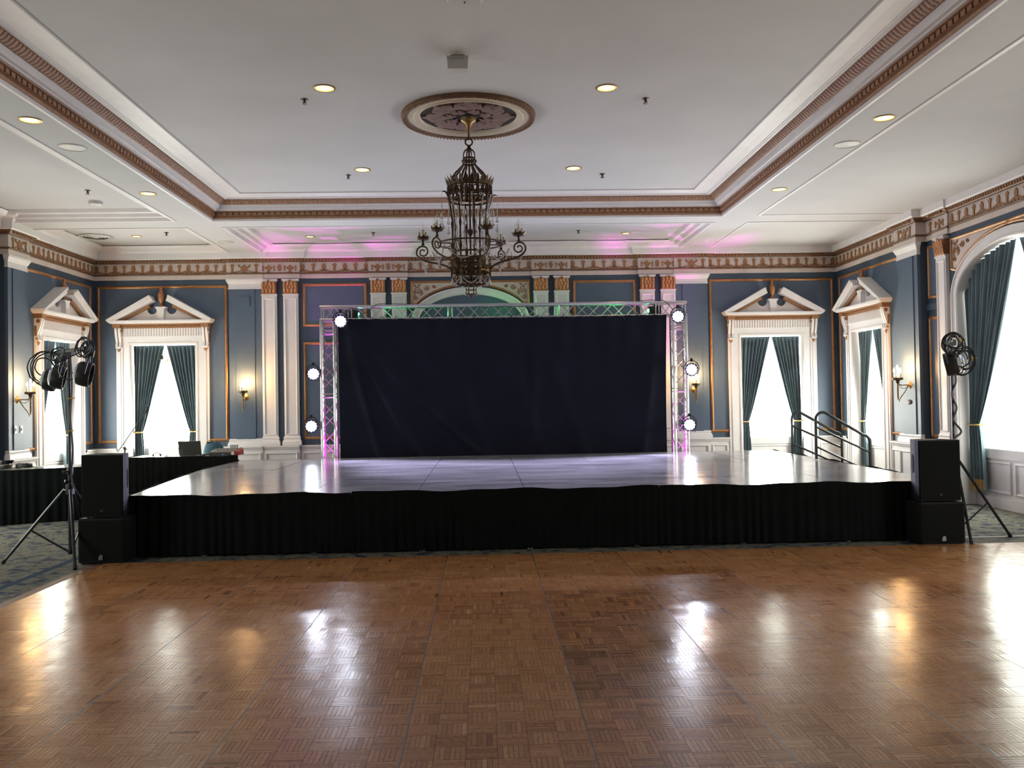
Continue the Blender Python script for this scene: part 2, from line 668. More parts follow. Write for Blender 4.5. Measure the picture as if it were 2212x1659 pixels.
BW.start(MB().prism(notch(-HW - .5, HW + .5, 5.0, [(-5.97, 'w'), (5.97, 'w')]), 0, .4), M['dkblue'])
ARCH_T = (5.5, 10.6)                   # distance of the arched windows from the back corner
TS = {1: (2.61, 3.29), -1: (2.52, 3.10)}      # the pilaster next to the small side window
for wall, s in ((RW, 1), (LW, -1)):
    mb = MB()
    q = lambda a, b: (min(s * a, s * b), max(s * a, s * b))
    mb.prism(notch(*q(0, TS[s][1]), 5.0, [(s * 1.34, 'w')]), 0, .5)
    mb.prism(notch(*q(TS[s][1], 7.7), 5.0, [(s * ARCH_T[0], 'arch')]), .12, .5)
    mb.prism(notch(*q(7.7, 8.4), 5.0, []), 0, .5)
    mb.prism(notch(*q(8.4, 12.8), 5.0, [(s * ARCH_T[1], 'arch')]), .12, .5)
    mb.prism(notch(*q(12.8, SIDE_END), 5.0, []), 0, .5)
    wall.start(mb, M['dkblue'])
MB().box(XL - .4, XR + .5, Y_FRONT - .4, Y_FRONT, GZ, 5.0).build('wall_front', M['blue'], smooth=0)['kind'] = 'structure'

# gold panel mouldings, lighter panels inside them
FRAME = [(-.028, 0), (-.028, .012), (-.018, .024), (.0, .03), (.016, .022), (.024, .008), (.024, 0)]


def gold_frame(wall, pts, material='gold', prof=FRAME, y=0):
    mb = MB().sweep(pts, prof, WALL, closed=True)
    mb.build('gold_moulding', M[material], wall.o, loc=(0, y, 0))


def panel(wall, poly, y=0):
    MB().prism(poly, -.007 + y, .0 + y).build('wall_panel', M['blue'], wall.o, smooth=0)


def window_panel(wall, xc, x0, x1):
    z0, z1 = .985, 3.965
    k = .80
    panel(wall, [(x0, z0), (x0, z1), (x1, z1), (x1, z0), (xc + k, z0), (xc + k, 3.05), (xc - k, 3.05), (xc - k, z0)])
    path = [(xc - k, z0), (x0, z0), (x0, z1), (x1, z1), (x1, z0), (xc + k, z0)]
    MB().sweep(path, FRAME, WALL).build('gold_moulding', M['gold'], wall.o)


window_panel(BW, -5.97, -7.20, -4.76)
window_panel(BW, 5.97, 4.76, 7.20)
window_panel(RW, 1.34, .14, 2.66)
window_panel(LW, -1.34, -2.57, -.14)
for s in (-1, 1):
    a, b = sorted((s * 3.24, s * 2.05))
    panel(BW, rect(a, b, 3.19, 3.975))
    gold_frame(BW, rect(a, b, 3.19, 3.975))
    panel(BW, rect(a, b, .99, 2.83))
    gold_frame(BW, rect(a, b, .99, 2.83))
for wall, s in ((RW, 1), (LW, -1)):
    for t0 in (3.345, 7.40, 8.445, 12.5):
        a, b = sorted((s * t0, s * (t0 + .25)))
        for z0, z1 in ((3.20, 4.0), (.98, 2.86)):
            panel(wall, rect(a, b, z0, z1), .12)
            gold_frame(wall, rect(a, b, z0, z1), y=.12)
        MB().box(a - .06, b + .06, .085, .12, 2.99, 3.09).build('panel_rail', M['dkblue'], wall.o, smooth=0)

# entablature: one profile broken forward over the pilasters
ENT = [  # (material, name, profile of offset / height)
    ('frieze', 'architrave_band', [(.0, 4.105), (.035, 4.105), (.035, 4.19)]),
    ('bead', 'lower_bead', [(.035, 4.188), (.055, 4.192), (.062, 4.205), (.055, 4.217), (.04, 4.22)]),
    ('frieze', 'frieze_face', [(.03, 4.216), (.03, 4.425)]),
    ('bead', 'upper_bead', [(.03, 4.42), (.06, 4.424), (.075, 4.445), (.10, 4.465), (.11, 4.482), (.03, 4.487)]),
    ('white', 'cornice', [(.03, 4.48), (.13, 4.483), (.15, 4.50), (.16, 4.60), (.19, 4.625), (.20, 4.64), (.26, 4.66), (.30, 4.69), (.33, 4.72)]),
]


def entablature(n, wall, path):
    e = empty('trim_%d' % n, wall.loc, wall.rz, kind='structure')
    for mt, nm, prof in ENT:
        MB().sweep(path, prof, XY).build(nm, M[mt], e)
    # row of small beads under the cornice
    beads = MB()
    for (x0, y0), (x1, y1) in zip(path[:-1], path[1:]):
        if abs(y0 - y1) > 1e-6:
            continue
        k = max(1, int(abs(x1 - x0) / .06))
        for i in range(k):
            x = x0 + (x1 - x0) * (i + .5) / k
            beads.box(x - .017, x + .017, y0 - .115, y0 - .085, 4.437, 4.468)
    b = beads.build('bead_row', M['bronze'], e, smooth=0)
    b['kind'] = 'stuff'
    return e


P1, P2 = -.05, -.035
c4, c3, c2, c1 = 4.055, 3.345, 1.95, 1.245
bpath = [(-HW, 0), (-4.69, 0), (-4.69, P1), (-c4 - .005, P1), (-c4 - .005, P2), (-c3, P2), (-c3, 0), (-c2, 0), (-c2, P2), (-c1, P2), (-c1, 0)]
bpath = bpath + [(-x, y) for x, y in reversed(bpath)]
E_BACK = entablature(1, BW, bpath)
spath = lambda s: [(0, 0), (TS[s][0], 0), (TS[s][0], P1), (TS[s][1], P1), (TS[s][1], .12), (3.60, .12), (3.60, .09), (3.99, .09), (3.99, .12), (7.01, .12), (7.01, .09), (7.40, .09), (7.40, .12), (7.7, .12), (7.7, P1), (8.4, P1), (8.4, .12), (12.8, .12), (12.8, P1), (13.5, P1), (13.5, 0), (SIDE_END, 0)]
E_RIGHT = entablature(2, RW, spath(1))
E_LEFT = entablature(3, LW, [(-x, y) for x, y in reversed(spath(-1))])

# relief ornaments of the frieze, one small plate each
OZ = 4.222


def plate(name, polys, th=.012):
    mb = MB()
    for p in polys:
        mb.prism(p, -th, 0)
    return mb.mesh(name, M['bronze'], 0)


def ell(cx, cz, a, b, n=14):
    return [(cx + a * math.cos(2 * PI * i / n), cz + b * math.sin(2 * PI * i / n)) for i in range(n)]


def leafy(cx, cz, a, b, lobes=11):
    p = []
    for i in range(lobes * 2):
        t = 2 * PI * i / (lobes * 2)
        k = 1.0 if i % 2 else .84
        p.append((cx + a * k * math.cos(t), cz + b * k * math.sin(t)))
    return p


def swagp(x0, x1, z0, sag, w=.014):
    up, dn = [], []
    for i in range(11):
        t = i / 10
        x = x0 + (x1 - x0) * t
        z = z0 - sag * (1 - (1 - t) ** 2)
        up.append((x, z + w))
        dn.append((x, z - w))
    return up + dn[::-1]


torch = [(-.026, .012), (-.030, .0), (.030, .0), (.026, .012), (.016, .03), (.022, .10), (.024, .125), (.044, .132), (.042, .142), (.018, .165), (0, .176), (-.018, .165), (-.042, .142), (-.044, .132), (-.024, .125), (-.022, .10), (-.016, .03)]
O_TORCH = plate('torch_ornament', [torch])
O_PALM = plate('palmette_ornament', [leafy(0, .105, .043, .070), ell(-.036, .028, .026, .022, 10), ell(.036, .028, .026, .022, 10), [(-.03, .02), (-.03, .07), (.03, .07), (.03, .02)]])
O_SWAG = plate('garland_ornament', [swagp(.052, .165, .045, .032)])
O_OVAL = plate('oval_ornament', [leafy(0, .09, .040, .070)], .02)
lampp = [(-.045, 0), (.045, 0), (.03, .012), (.02, .035), (.03, .05), (.06, .07), (.09, .10), (.03, .118), (.02, .135), (0, .152), (-.02, .135), (-.03, .118), (-.09, .10), (-.06, .07), (-.03, .05), (-.02, .035), (-.03, .012)]
O_LAMP = plate('lamp_ornament', [lampp, ell(-.108, .118, .016, .016, 8), ell(.108, .118, .016, .016, 8), [(-.114, .045), (-.120, .11), (-.098, .11), (-.098, .045)], [(.114, .045), (.098, .045), (.098, .11), (.120, .11)], ell(-.106, .042, .015, .014, 8), ell(.106, .042, .015, .014, 8)])
bowl = [(-.03, .0), (.03, .0), (.055, .03), (.05, .055), (.07, .085), (.095, .10), (.125, .125), (.115, .16), (.085, .155), (.095, .13), (.06, .118), (.02, .135), (0, .165), (-.02, .135), (-.06, .118), (-.095, .13), (-.085, .155), (-.115, .16), (-.125, .125), (-.095, .10), (-.07, .085), (-.05, .055), (-.055, .03)]
O_BOWL = plate('bowl_ornament', [bowl, swagp(.06, .21, .05, .042, .008), swagp(-.06, -.21, .05, .042, .008)])


def orn(e, me, x, y=0, flip=False):
    inst(me.name, me, e, (x, y - .03, OZ), (0, 0, 0), (-1, 1, 1) if flip else None)


def garland(e, x0, x1, y, n):
    """n motifs, palmettes and torches in turn"""
    d = (x1 - x0) / (n - 1)
    for i in range(n):
        x = x0 + d * i
        orn(e, O_TORCH if i % 2 else O_PALM, x, y)
        if i < n - 1:
            if i % 2:
                orn(e, O_SWAG, x + d, y, True)
            else:
                orn(e, O_SWAG, x, y)


for s in (-1, 1):
    a, b = sorted((s * 7.22, s * 4.76))
    garland(E_BACK, a, b, 0, 15)
    for dx in (-.23, .23):
        orn(E_BACK, O_TORCH, s * 4.375 + dx, P1)
    orn(E_BACK, O_BOWL, s * 4.375, P1)
    for x in (3.91, 3.495, 1.80, 1.39):
        orn(E_BACK, O_LAMP, s * x, P2)
    for x in (3.70, 1.595):
        orn(E_BACK, O_OVAL, s * x, P2)
    a, b = sorted((s * 3.26, s * 2.03))
    garland(E_BACK, a, b, 0, 7)
garland(E_BACK, -1.16, 1.16, 0, 13)
for e, s in ((E_RIGHT, 1), (E_LEFT, -1)):
    a, b = sorted((s * .10, s * (TS[s][0] - .08)))
    garland(e, a, b, 0, 15)
    tc_ = s * sum(TS[s]) / 2
    for dx in (-.19, .19):
        orn(e, O_TORCH, tc_ + dx, P1)
    orn(e, O_BOWL, tc_, P1)
    orn(e, O_LAMP, s * 3.795, .09)
    orn(e, O_TORCH, s * 3.47, .12)
    a, b = sorted((s * 4.10, s * 6.90))
    garland(e, a, b, .12, 15)

# pilasters -------------------------------------------------------------
def prism_yz(mb, poly, x0, x1):
    k = len(poly)
    vs = [(x0, y, z) for y, z in poly] + [(x1, y, z) for y, z in poly]
    fs = [tuple(range(k)), tuple(range(2 * k - 1, k - 1, -1))] + [(i, i + k, (i + 1) % k + k, (i + 1) % k) for i in range(k)]
    return mb.add(vs, fs)


def boxpath(hw, d):
    return [(-hw, 0), (-hw, -d), (hw, -d), (hw, 0)]


# right of this path is the inside, so outward offsets are negative
def shaft(hw, d, z0, z1):
    return MB().box(-hw, hw, -d, 0, z0, z1)


def white_col(wall, x, y):
    """white fluted-panel pilaster with gilded leaf capital"""
    mb = shaft(.145, .055, .98, 3.80)
    p = mb.build('pilaster', M['white'], wall.o, smooth=0, loc=(x, y, 0))
    sk = MB().sweep(rect(-.145 + .03, .145 - .03, 1.06, 3.72), [(0, .0), (.0, .012), (.012, .016), (.022, .004), (.022, 0)], WALL, closed=True)
    sk.build('panel_bead', M['white'], p, loc=(0, -.055, 0))
    MB().box(-.155, .155, -.075, 0, 3.775, 3.80).build('astragal', M['white'], p, smooth=0)
    cap = MB()
    cap.box(-.14, .14, -.065, 0, 3.80, 4.045)
    for row, (z, h, k) in enumerate(((3.80, .11, 4), (3.87, .11, 5), (3.94, .10, 4))):
        for i in range(k):
            xx = -.14 + .28 * (i + .5) / k
            w = .28 / k * .48
            out = -.075 - row * .010
            cap.add([(xx - w, out, z), (xx + w, out, z), (xx + w * .9, out - .014, z + h * .7), (xx, out - .035, z + h), (xx - w * .9, out - .014, z + h * .7), (xx, out - .018, z + h * .4)],
                    [(0, 1, 5), (1, 2, 5), (2, 3, 5), (3, 4, 5), (4, 0, 5)])
    cap.add([(-.02, -.10, 4.03), (.02, -.10, 4.03), (.03, -.11, 4.055), (0, -.115, 4.085), (-.03, -.11, 4.055)], [(0, 1, 2, 3, 4)])
    cap.build('capital', M['capital'], p, smooth=0)
    ab = MB()
    ab.box(-.15, .15, -.08, 0, 4.045, 4.062)
    ab.box(-.165, .165, -.10, 0, 4.062, 4.09)
    ab.build('abacus', M['white'], p, smooth=0)
    bs = MB().sweep(boxpath(.145, .055), [(0, 1.04), (.008, 1.03), (.012, 1.01), (.022, .995), (.014, .975), (.022, .955), (.036, .93), (.040, .90), (.040, .855), (0, .855)], XY)
    bs.build('base', M['white'], p)
    return p


def blue_pil(wall, x, hw=.315, y=0):
    p = shaft(hw, .05, .85, 4.10).build('blue_pilaster', M['blue'], wall.o, smooth=0, loc=(x, y, 0))
    MB().box(-hw + .13, hw - .13, -.064, -.05, .99, 3.90).build('sunk_strip', M['blue'], p, smooth=0)
    MB().sweep(boxpath(hw, .05), [(0, 3.905), (.012, 3.905), (.012, 3.925), (.004, 3.93), (.004, 4.0), (.02, 4.02), (.03, 4.05), (.045, 4.07), (.045, 4.105), (0, 4.105)], XY).build('capital', M['white'], p)
    MB().sweep(boxpath(hw, .05), [(0, 1.0), (.012, .995), (.02, .97), (.012, .95), (.03, .93), (.04, .90), (.04, .85), (0, .85)], XY).build('base', M['white'], p)
    return p


for s in (-1, 1):
    for x in (3.91, 3.495, 1.80, 1.39):
        white_col(BW, s * x, 0)
    blue_pil(BW, s * 4.375)
for wall, s in ((RW, 1), (LW, -1)):
    for t in (3.795, 7.205, 8.895, 12.3):
        white_col(wall, s * t, .12)
    blue_pil(wall, s * sum(TS[s]) / 2, (TS[s][1] - TS[s][0]) / 2)
    for t in (8.05, 13.15):
        blue_pil(wall, s * t, .345)

# dado: white panelled skirting wall below the chair rail
def dado(n, wall, runs):
    e = empty('baseboard_%s' % n, wall.loc, wall.rz, kind='structure')
    for x0, x1, y in runs:
        MB().box(x0, x1, y - .03, y, GZ, .80).build('dado_board', M['white'], e, smooth=0)
        MB().sweep([(x0, y), (x1, y)], [(0, .77), (.035, .77), (.05, .79), (.055, .815), (.075, .825), (.075, .85), (0, .855)], XY).build('chair_rail', M['white'], e)
        MB().sweep([(x0, y), (x1, y)], [(0, GZ), (.055, GZ), (.055, .14), (.045, .16), (.03, .17)], XY).build('plinth', M['white'], e)
        k = max(1, round((x1 - x0) / .62))
        for i in range(k):
            a = x0 + (x1 - x0) * i / k + .06
            b = x0 + (x1 - x0) * (i + 1) / k - .06
            if b - a > .1:
                MB().sweep(rect(a, b, .24, .70), [(-.02, 0), (-.02, .018), (0, .022), (.02, .004), (.02, 0)], WALL, closed=True).build('dado_panel', M['white'], e, loc=(0, y - .03, 0))


g = .885
dado('back', BW, [(-HW, -5.97 - g, 0), (-5.97 + g, -4.69, 0), (-4.69, -c4, P1), (-c4, -c3, P2), (-c3, -c2, 0), (-c2, -c1, P2), (-c1, c1, 0), (c1, c2, P2), (c2, c3, 0), (c3, c4, P2), (c4, 4.69, P1), (4.69, 5.97 - g, 0), (5.97 + g, HW, 0)])
ag = A_HALF + .16
rr = lambda s: [(0, 1.34 - g, 0), (1.34 + g, TS[s][0], 0), (TS[s][0], TS[s][1], P1), (TS[s][1], 3.60, .12), (3.60, 3.99, .09), (3.99, ARCH_T[0] - ag, .12), (ARCH_T[0] + ag, 7.01, .12), (7.01, 7.40, .09), (7.40, 7.7, .12), (7.7, 8.4, P1), (8.4, ARCH_T[1] - ag, .12), (ARCH_T[1] + ag, 12.8, .12), (12.8, 13.5, P1), (13.5, SIDE_END, 0)]
dado('right', RW, rr(1))
dado('left', LW, [(-b, -a, y) for a, b, y in rr(-1)])

# blind arch and spandrels in the middle of the back wall
def spandrel(wall, xc, s, xo, a, b, spr, y):
    """gold framed corner panel with scrolls, between arch and square head"""
    top = 4.005
    def ax(x):  # arch height at offset x
        return spr + b * math.sqrt(max(0, 1 - (x / a) ** 2))
    xs = [xo * (1 - i / 10) for i in range(11)]
    curve = [(x, ax(x) + .05) for x in xs if ax(x) + .05 < top - .03]
    xi = curve[-1][0]
    poly = [(xo, top)] + [(xo, max(curve[0][1], 3.56))] + curve[1:] + [(xi - .04, top)]
    poly = [(xc + s * x, z) for x, z in poly]
    MB().prism(poly, -.012, 0).build('spandrel_panel', M['frieze'], wall.o, smooth=0, loc=(0, y, 0))
    # the edging follows the outline
    pts = poly if s < 0 else poly[::-1]
    area = sum(pts[i][0] * pts[(i + 1) % len(pts)][1] - pts[(i + 1) % len(pts)][0] * pts[i][1] for i in range(len(pts)))
    if area > 0:
        pts = pts[::-1]
    MB().sweep(pts, [(-.02, 0), (-.02, .02), (0, .032), (.018, .02), (.018, 0)], WALL, closed=True).build('spandrel_moulding', M['gold'], wall.o, loc=(0, y - .008, 0))
    mb = MB()
    def scroll(cx, cz, r, turns, a0, dr):
        pts = []
        for i in range(26):
            t = i / 25
            rr_ = r * (1 - .85 * t)
            an = a0 + dr * turns * 2 * PI * t
            pts.append((xc + s * (cx + rr_ * math.cos(an)), -.018, cz + rr_ * math.sin(an)))
        mb.tube(pts, [.012 * (1 - .5 * i / 25) for i in range(26)], 5)
    ws = xo - xi
    scroll(xo - .13, top - .15, .075, 1.6, PI, 1)
    scroll(xo - .30, top - .11, .055, 1.5, 0, -1)
    scroll(xo - .44, top - .085, .035, 1.3, PI, 1)
    scroll(xo - .09, top - .31, .045, 1.4, PI / 2, -1)
    for cx, cz, an in ((xo - .07, top - .07, .8), (xo - .20, top - .23, 2.2), (xo - .15, top - .06, 2.6), (xo - .06, top - .21, 1.4)):
        d = Vector((math.cos(an), math.sin(an)))
        n = Vector((-d.y, d.x))
        c = Vector((cx, cz))
        pl = [c + d * .05, c + n * .018, c - d * .05, c - n * .018]
        mb.prism([(xc + s * p.x, p.y) for p in pl], -.024, -.010)
    mb.build('scroll_relief', M['bronze'], wall.o, loc=(0, y, 0))


apath = [(-1.16, .86)] + arc(0, 3.25, 1.16, .65, PI, 0, 36) + [(1.16, .86)]
MB().sweep(apath, [(0, 0), (0, .035), (.03, .05), (.05, .035), (.12, .03), (.13, .045), (.15, .03), (.15, 0)], WALL).build('arch_moulding', M['white'], BW.o)
inner = [(-1.01, .86)] + arc(0, 3.25, 1.01, .51, PI, 0, 30) + [(1.01, .86)]
MB().prism(inner, -.008, 0).build('arch_panel', M['blue'], BW.o, smooth=0)
for s in (-1, 1):
    spandrel(BW, 0, s, 1.15, 1.16, .65, 3.25, 0)
for wall, s in ((RW, 1), (LW, -1)):
    for t in ARCH_T:
        for k in (-1, 1):
            spandrel(wall, s * t, k, 1.46, A_HALF + .16, A_RISE + .15, A_SPR, .12)

# ------------------------------------------------------------------ windows
def casing_mesh():
    mb = MB().sweep([(-W_HALF, GZ), (-W_HALF, W_TOP), (W_HALF, W_TOP), (W_HALF, GZ)], [(0, -.36), (0, .03), (-.012, .045), (-.04, .045), (-.05, .03), (-.15, .03), (-.16, .0)], WALL)
    for s in (-1, 1):
        a, b = sorted((s * .76, s * .885))
        mb.box(a, b, -.045, 0, GZ, 3.19)
        a, b = sorted((s * .80, s * .83))
        mb.box(a, b, -.058, -.045, GZ, 2.72)
    mb.box(-.79, .79, -.05, 0, 2.995, 3.02)
    return mb.mesh('casing', M['white'])


def bracket_polys():
    front = [(0, 3.185), (-.125, 3.185), (-.130, 3.14), (-.115, 3.06), (-.085, 2.97), (-.065, 2.90), (-.075, 2.86), (-.085, 2.83), (-.075, 2.80), (-.04, 2.785), (0, 2.785)]
    return front


WM = {}
WM['casing'] = casing_mesh()
WM['fluted_frieze'] = MB().grid(240, 1, lambda u, v: (-.76 + 1.52 * u, -.035 - .016 * abs(math.sin(u * PI * 30)), 3.02 + .17 * v)).mesh('fluted_frieze', M['white'], 0)
mb = MB().box(-.84, .84, -.07, 0, 3.17, 3.195).box(-.86, .86, -.10, 0, 3.195, 3.225).box(-.885, .885, -.14, 0, 3.225, 3.252)
for i in range(44):
    x = -.80 + 1.6 * i / 43
    mb.box(x - .010, x + .010, -.118, -.10, 3.198, 3.222)
for s in (-1, 1):
    a, b = sorted((s * .77, s * .91))
    mb.box(a, b, -.155, 0, 3.175, 3.252)
WM['gold_band'] = mb.mesh('gold_band', M['bronze'], 0)
WM['pediment_base'] = MB().box(-.925, .925, -.20, 0, 3.252, 3.28).box(-.945, .945, -.225, 0, 3.28, 3.312).mesh('pediment_base', M['white'], 0)


def rake_mesh(s):
    ax, az, bx, bz = -1.0, 3.325, -.18, 3.79
    d = Vector((bx - ax, bz - az)).normalized()
    n = Vector((d.y, -d.x))
    A, B = Vector((ax, az)), Vector((bx, bz))
    mb = MB()
    for o0, o1, y in ((0, .03, -.25), (.03, .055, -.235), (.055, .12, -.205)):
        p = [A + n * o0, B + n * o0, B + n * o1, A + n * o1]
        mb.prism([(s * q.x, max(q.y, 3.256)) for q in p], y, 0)
    return mb.mesh('raking_cornice', M['white'], 0)


def rake_gold(s):
    ax, az, bx, bz = -1.0, 3.325, -.18, 3.79
    d = Vector((bx - ax, bz - az)).normalized()
    n = Vector((d.y, -d.x))
    A, B = Vector((ax, az)) + d * .12, Vector((bx, bz)) - d * .13
    p = [A + n * .12, B + n * .12, B + n * .18, A + n * .18 + d * .10]
    return MB().prism([(s * q.x, max(q.y, 3.312)) for q in p], -.12, 0).mesh('gold_rake', M['bronze'], 0)


for s, nm in ((1, 'l'), (-1, 'r')):
    WM['rake' + nm] = rake_mesh(s)
    WM['rakeg' + nm] = rake_gold(s)
half = [(-.80, 3.312), (-.285, 3.60)] + [(-.187 - .098 * math.cos(t), 3.535 - .098 * math.sin(t)) for t in [PI * i / 10 for i in range(1, 11)]]
half += [(-.075, 3.545)]
WM['tympanum'] = MB().prism(half + [(-x, z) for x, z in reversed(half)], -.06, 0).mesh('tympanum', M['white'], 0)
ped = [(-.055, 3.312), (-.07, 3.525), (-.095, 3.55), (-.10, 3.575)]
WM['pedestal'] = MB().prism(ped + [(-x, z) for x, z in reversed(ped)], -.15, 0).mesh('pedestal', M['white'], 0)
WM['urn'] = MB().lathe([(.055, 3.585), (.05, 3.60), (.022, 3.62), (.018, 3.645), (.035, 3.67), (.056, 3.74), (.062, 3.80), (.06, 3.825), (.045, 3.835), (.048, 3.85), (.03, 3.875), (.024, 3.90), (.032, 3.925), (.022, 3.95), (0, 3.968)], 16, (0, -.09, 0)).mesh('urn', M['capital'], 40)
for s, nm in ((-1, 'l'), (1, 'r')):
    mb = MB()
    for dx in (-.032, .032):
        prism_yz(mb, bracket_polys(), s * .83 + dx - .022, s * .83 + dx + .022)
    mb.lathe([(0, -.05), (.022, -.045), (.03, 0), (.022, .045), (0, .05)], 10, (s * .83, -.07, 2.805), Matrix(((0, 0, 1), (1, 0, 0), (0, 1, 0))))
    WM['bracket' + nm] = mb.mesh('bracket', M['white'], 0)
    mb = MB()
    prism_yz(mb, [(0, 3.185), (-.10, 3.185), (-.105, 3.13), (-.08, 3.02), (-.05, 2.90), (-.05, 2.79), (0, 2.79)], s * .83 - .012, s * .83 + .012)
    for dx in (-.055, .055):
        for yy, zz, rr_ in ((-.075, 3.125, .034), (-.05, 2.83, .018)):
            mb.lathe([(rr_, 0), (rr_ * .8, .006), (0, .007)], 12, (s * .83 + dx, yy, zz), aim_z((dx, 0, 0)))
        mb.box(s * .83 + dx - .003, s * .83 + dx + .003, -.05, -.012, 2.88, 3.05)
    mb.lathe([(0, 2.715), (.018, 2.725), (.034, 2.76), (.038, 2.79), (0, 2.79)], 10, (s * .83, -.045, 0))
    WM['core' + nm] = mb.mesh('bracket_scroll', M['bronze'], 0)
WM['sill'] = MB().box(-W_HALF, W_HALF, .185, .34, .80, .84).mesh('sill', M['white'], 0)
mb = MB().box(-W_HALF, W_HALF, .22, .34, GZ, .80)
mb.sweep(rect(-.50, .50, .20, .66), [(-.02, -.22), (-.02, -.205), (0, -.20), (.02, -.218), (.02, -.22)], WALL, closed=True)
mb.box(-W_HALF, W_HALF, .19, .22, .70, .80)
mb.box(-W_HALF, W_HALF, .19, .22, GZ, .12)
WM['apron'] = mb.mesh('apron_panel', M['white'], 0)
mb = MB().sweep(rect(-W_HALF, W_HALF, .84, W_TOP), [(0, -.33), (0, -.29), (.05, -.29), (.05, -.33)], WALL, closed=True)
mb.box(-W_HALF, W_HALF, .29, .33, 1.80, 1.85)
WM['frame'] = mb.mesh('frame', M['white'], 0)
WM['pane'] = MB().box(-W_HALF + .05, W_HALF - .05, .305, .313, .89, 1.80).mesh('pane', M['glass'], 0)
WM['pane2'] = MB().box(-W_HALF + .05, W_HALF - .05, .305, .313, 1.85, W_TOP - .05).mesh('pane', M['glass'], 0)
wnum = 0


def small_window(wall, x):
    global wnum
    wnum += 1
    e = empty('window_%d' % wnum, wall.at(x, 0, 0), wall.rz, kind='structure')
    for k in ('casing', 'fluted_frieze', 'gold_band', 'sill', 'apron', 'frame', 'pane', 'pane2'):
        inst(WM[k].name.split('.')[0], WM[k], e)
    for nm in 'lr':
        b = inst('bracket', WM['bracket' + nm], e)
        inst('bracket_scroll', WM['core' + nm], b)
    p = inst('pediment', WM['pediment_base'], e)
    for nm in 'lr':
        inst('raking_cornice', WM['rake' + nm], p)
        inst('gold_rake', WM['rakeg' + nm], p)
    inst('tympanum', WM['tympanum'], p)
    inst('pedestal', WM['pedestal'], p)
    inst('urn', WM['urn'], p)
    return e


AP = [(-A_HALF, GZ)] + arc(0, A_SPR, A_HALF, A_RISE, PI, 0, 36) + [(A_HALF, GZ)]
AM = {}
AM['casing'] = MB().sweep(AP, [(0, -.36), (0, .035), (-.015, .05), (-.04, .045), (-.05, .03), (-.125, .03), (-.135, .05), (-.155, .05), (-.16, 0)], WALL).mesh('casing', M['white'])
AM['sill'] = MB().box(-A_HALF, A_HALF, .185, .34, .80, .84).mesh('sill', M['white'], 0)
mb = MB().box(-A_HALF, A_HALF, .22, .34, GZ, .80)
for k in (-1, 0, 1):
    mb.sweep(rect(k * .86 - .36, k * .86 + .36, .22, .64), [(-.02, -.22), (-.02, -.205), (0, -.20), (.02, -.218), (.02, -.22)], WALL, closed=True)
mb.box(-A_HALF, A_HALF, .19, .22, .70, .80)
mb.box(-A_HALF, A_HALF, .19, .22, GZ, .14)
AM['apron'] = mb.mesh('apron_panel', M['white'], 0)
AG = [(-A_HALF, .84)] + arc(0, A_SPR, A_HALF, A_RISE, PI, 0, 36) + [(A_HALF, .84)]
mb = MB().sweep(AG, [(0, -.33), (0, -.29), (.06, -.29), (.06, -.33)], WALL)
mb.box(-A_HALF, A_HALF, .29, .33, .84, .90)
mb.box(-A_HALF, A_HALF, .29, .33, 2.55, 2.61)
for x in (-.45, .45):
    mb.box(x - .03, x + .03, .29, .33, .84, 3.70)
AM['frame'] = mb.mesh('frame', M['white'], 0)
for i, (a, b) in enumerate(((-A_HALF + .06, -.48), (-.42, .42), (.48, A_HALF - .06))):
    AM['pane%d' % i] = MB().box(a, b, .305, .313, .90, 2.55).mesh('pane', M['glass'], 0)
    top = [(a + (b - a) * k / 10, A_SPR + (A_RISE - .06) * math.sqrt(max(0, 1 - ((a + (b - a) * k / 10) / (A_HALF - .05)) ** 2))) for k in range(11)]
    AM['top%d' % i] = MB().prism([(a, 2.61)] + top + [(b, 2.61)], .305, .313).mesh('pane', M['glass'], 0)


def arch_window(wall, x):
    global wnum
    wnum += 1
    e = empty('window_%d' % wnum, wall.at(x, .12, 0), wall.rz, kind='structure')
    for k in ('casing', 'sill', 'apron', 'frame', 'pane0', 'pane1', 'pane2', 'top0', 'top1', 'top2'):
        inst(AM[k].name.split('.')[0], AM[k], e)
    return e


# curtains ---------------------------------------------------------------
def interp(tab, z):
    for (z0, w0), (z1, w1) in zip(tab[:-1], tab[1:]):
        if z >= z1:
            t = (z - z1) / (z0 - z1)
            return w1 + (w0 - w1) * max(0, min(1, t))
    return tab[-1][1]


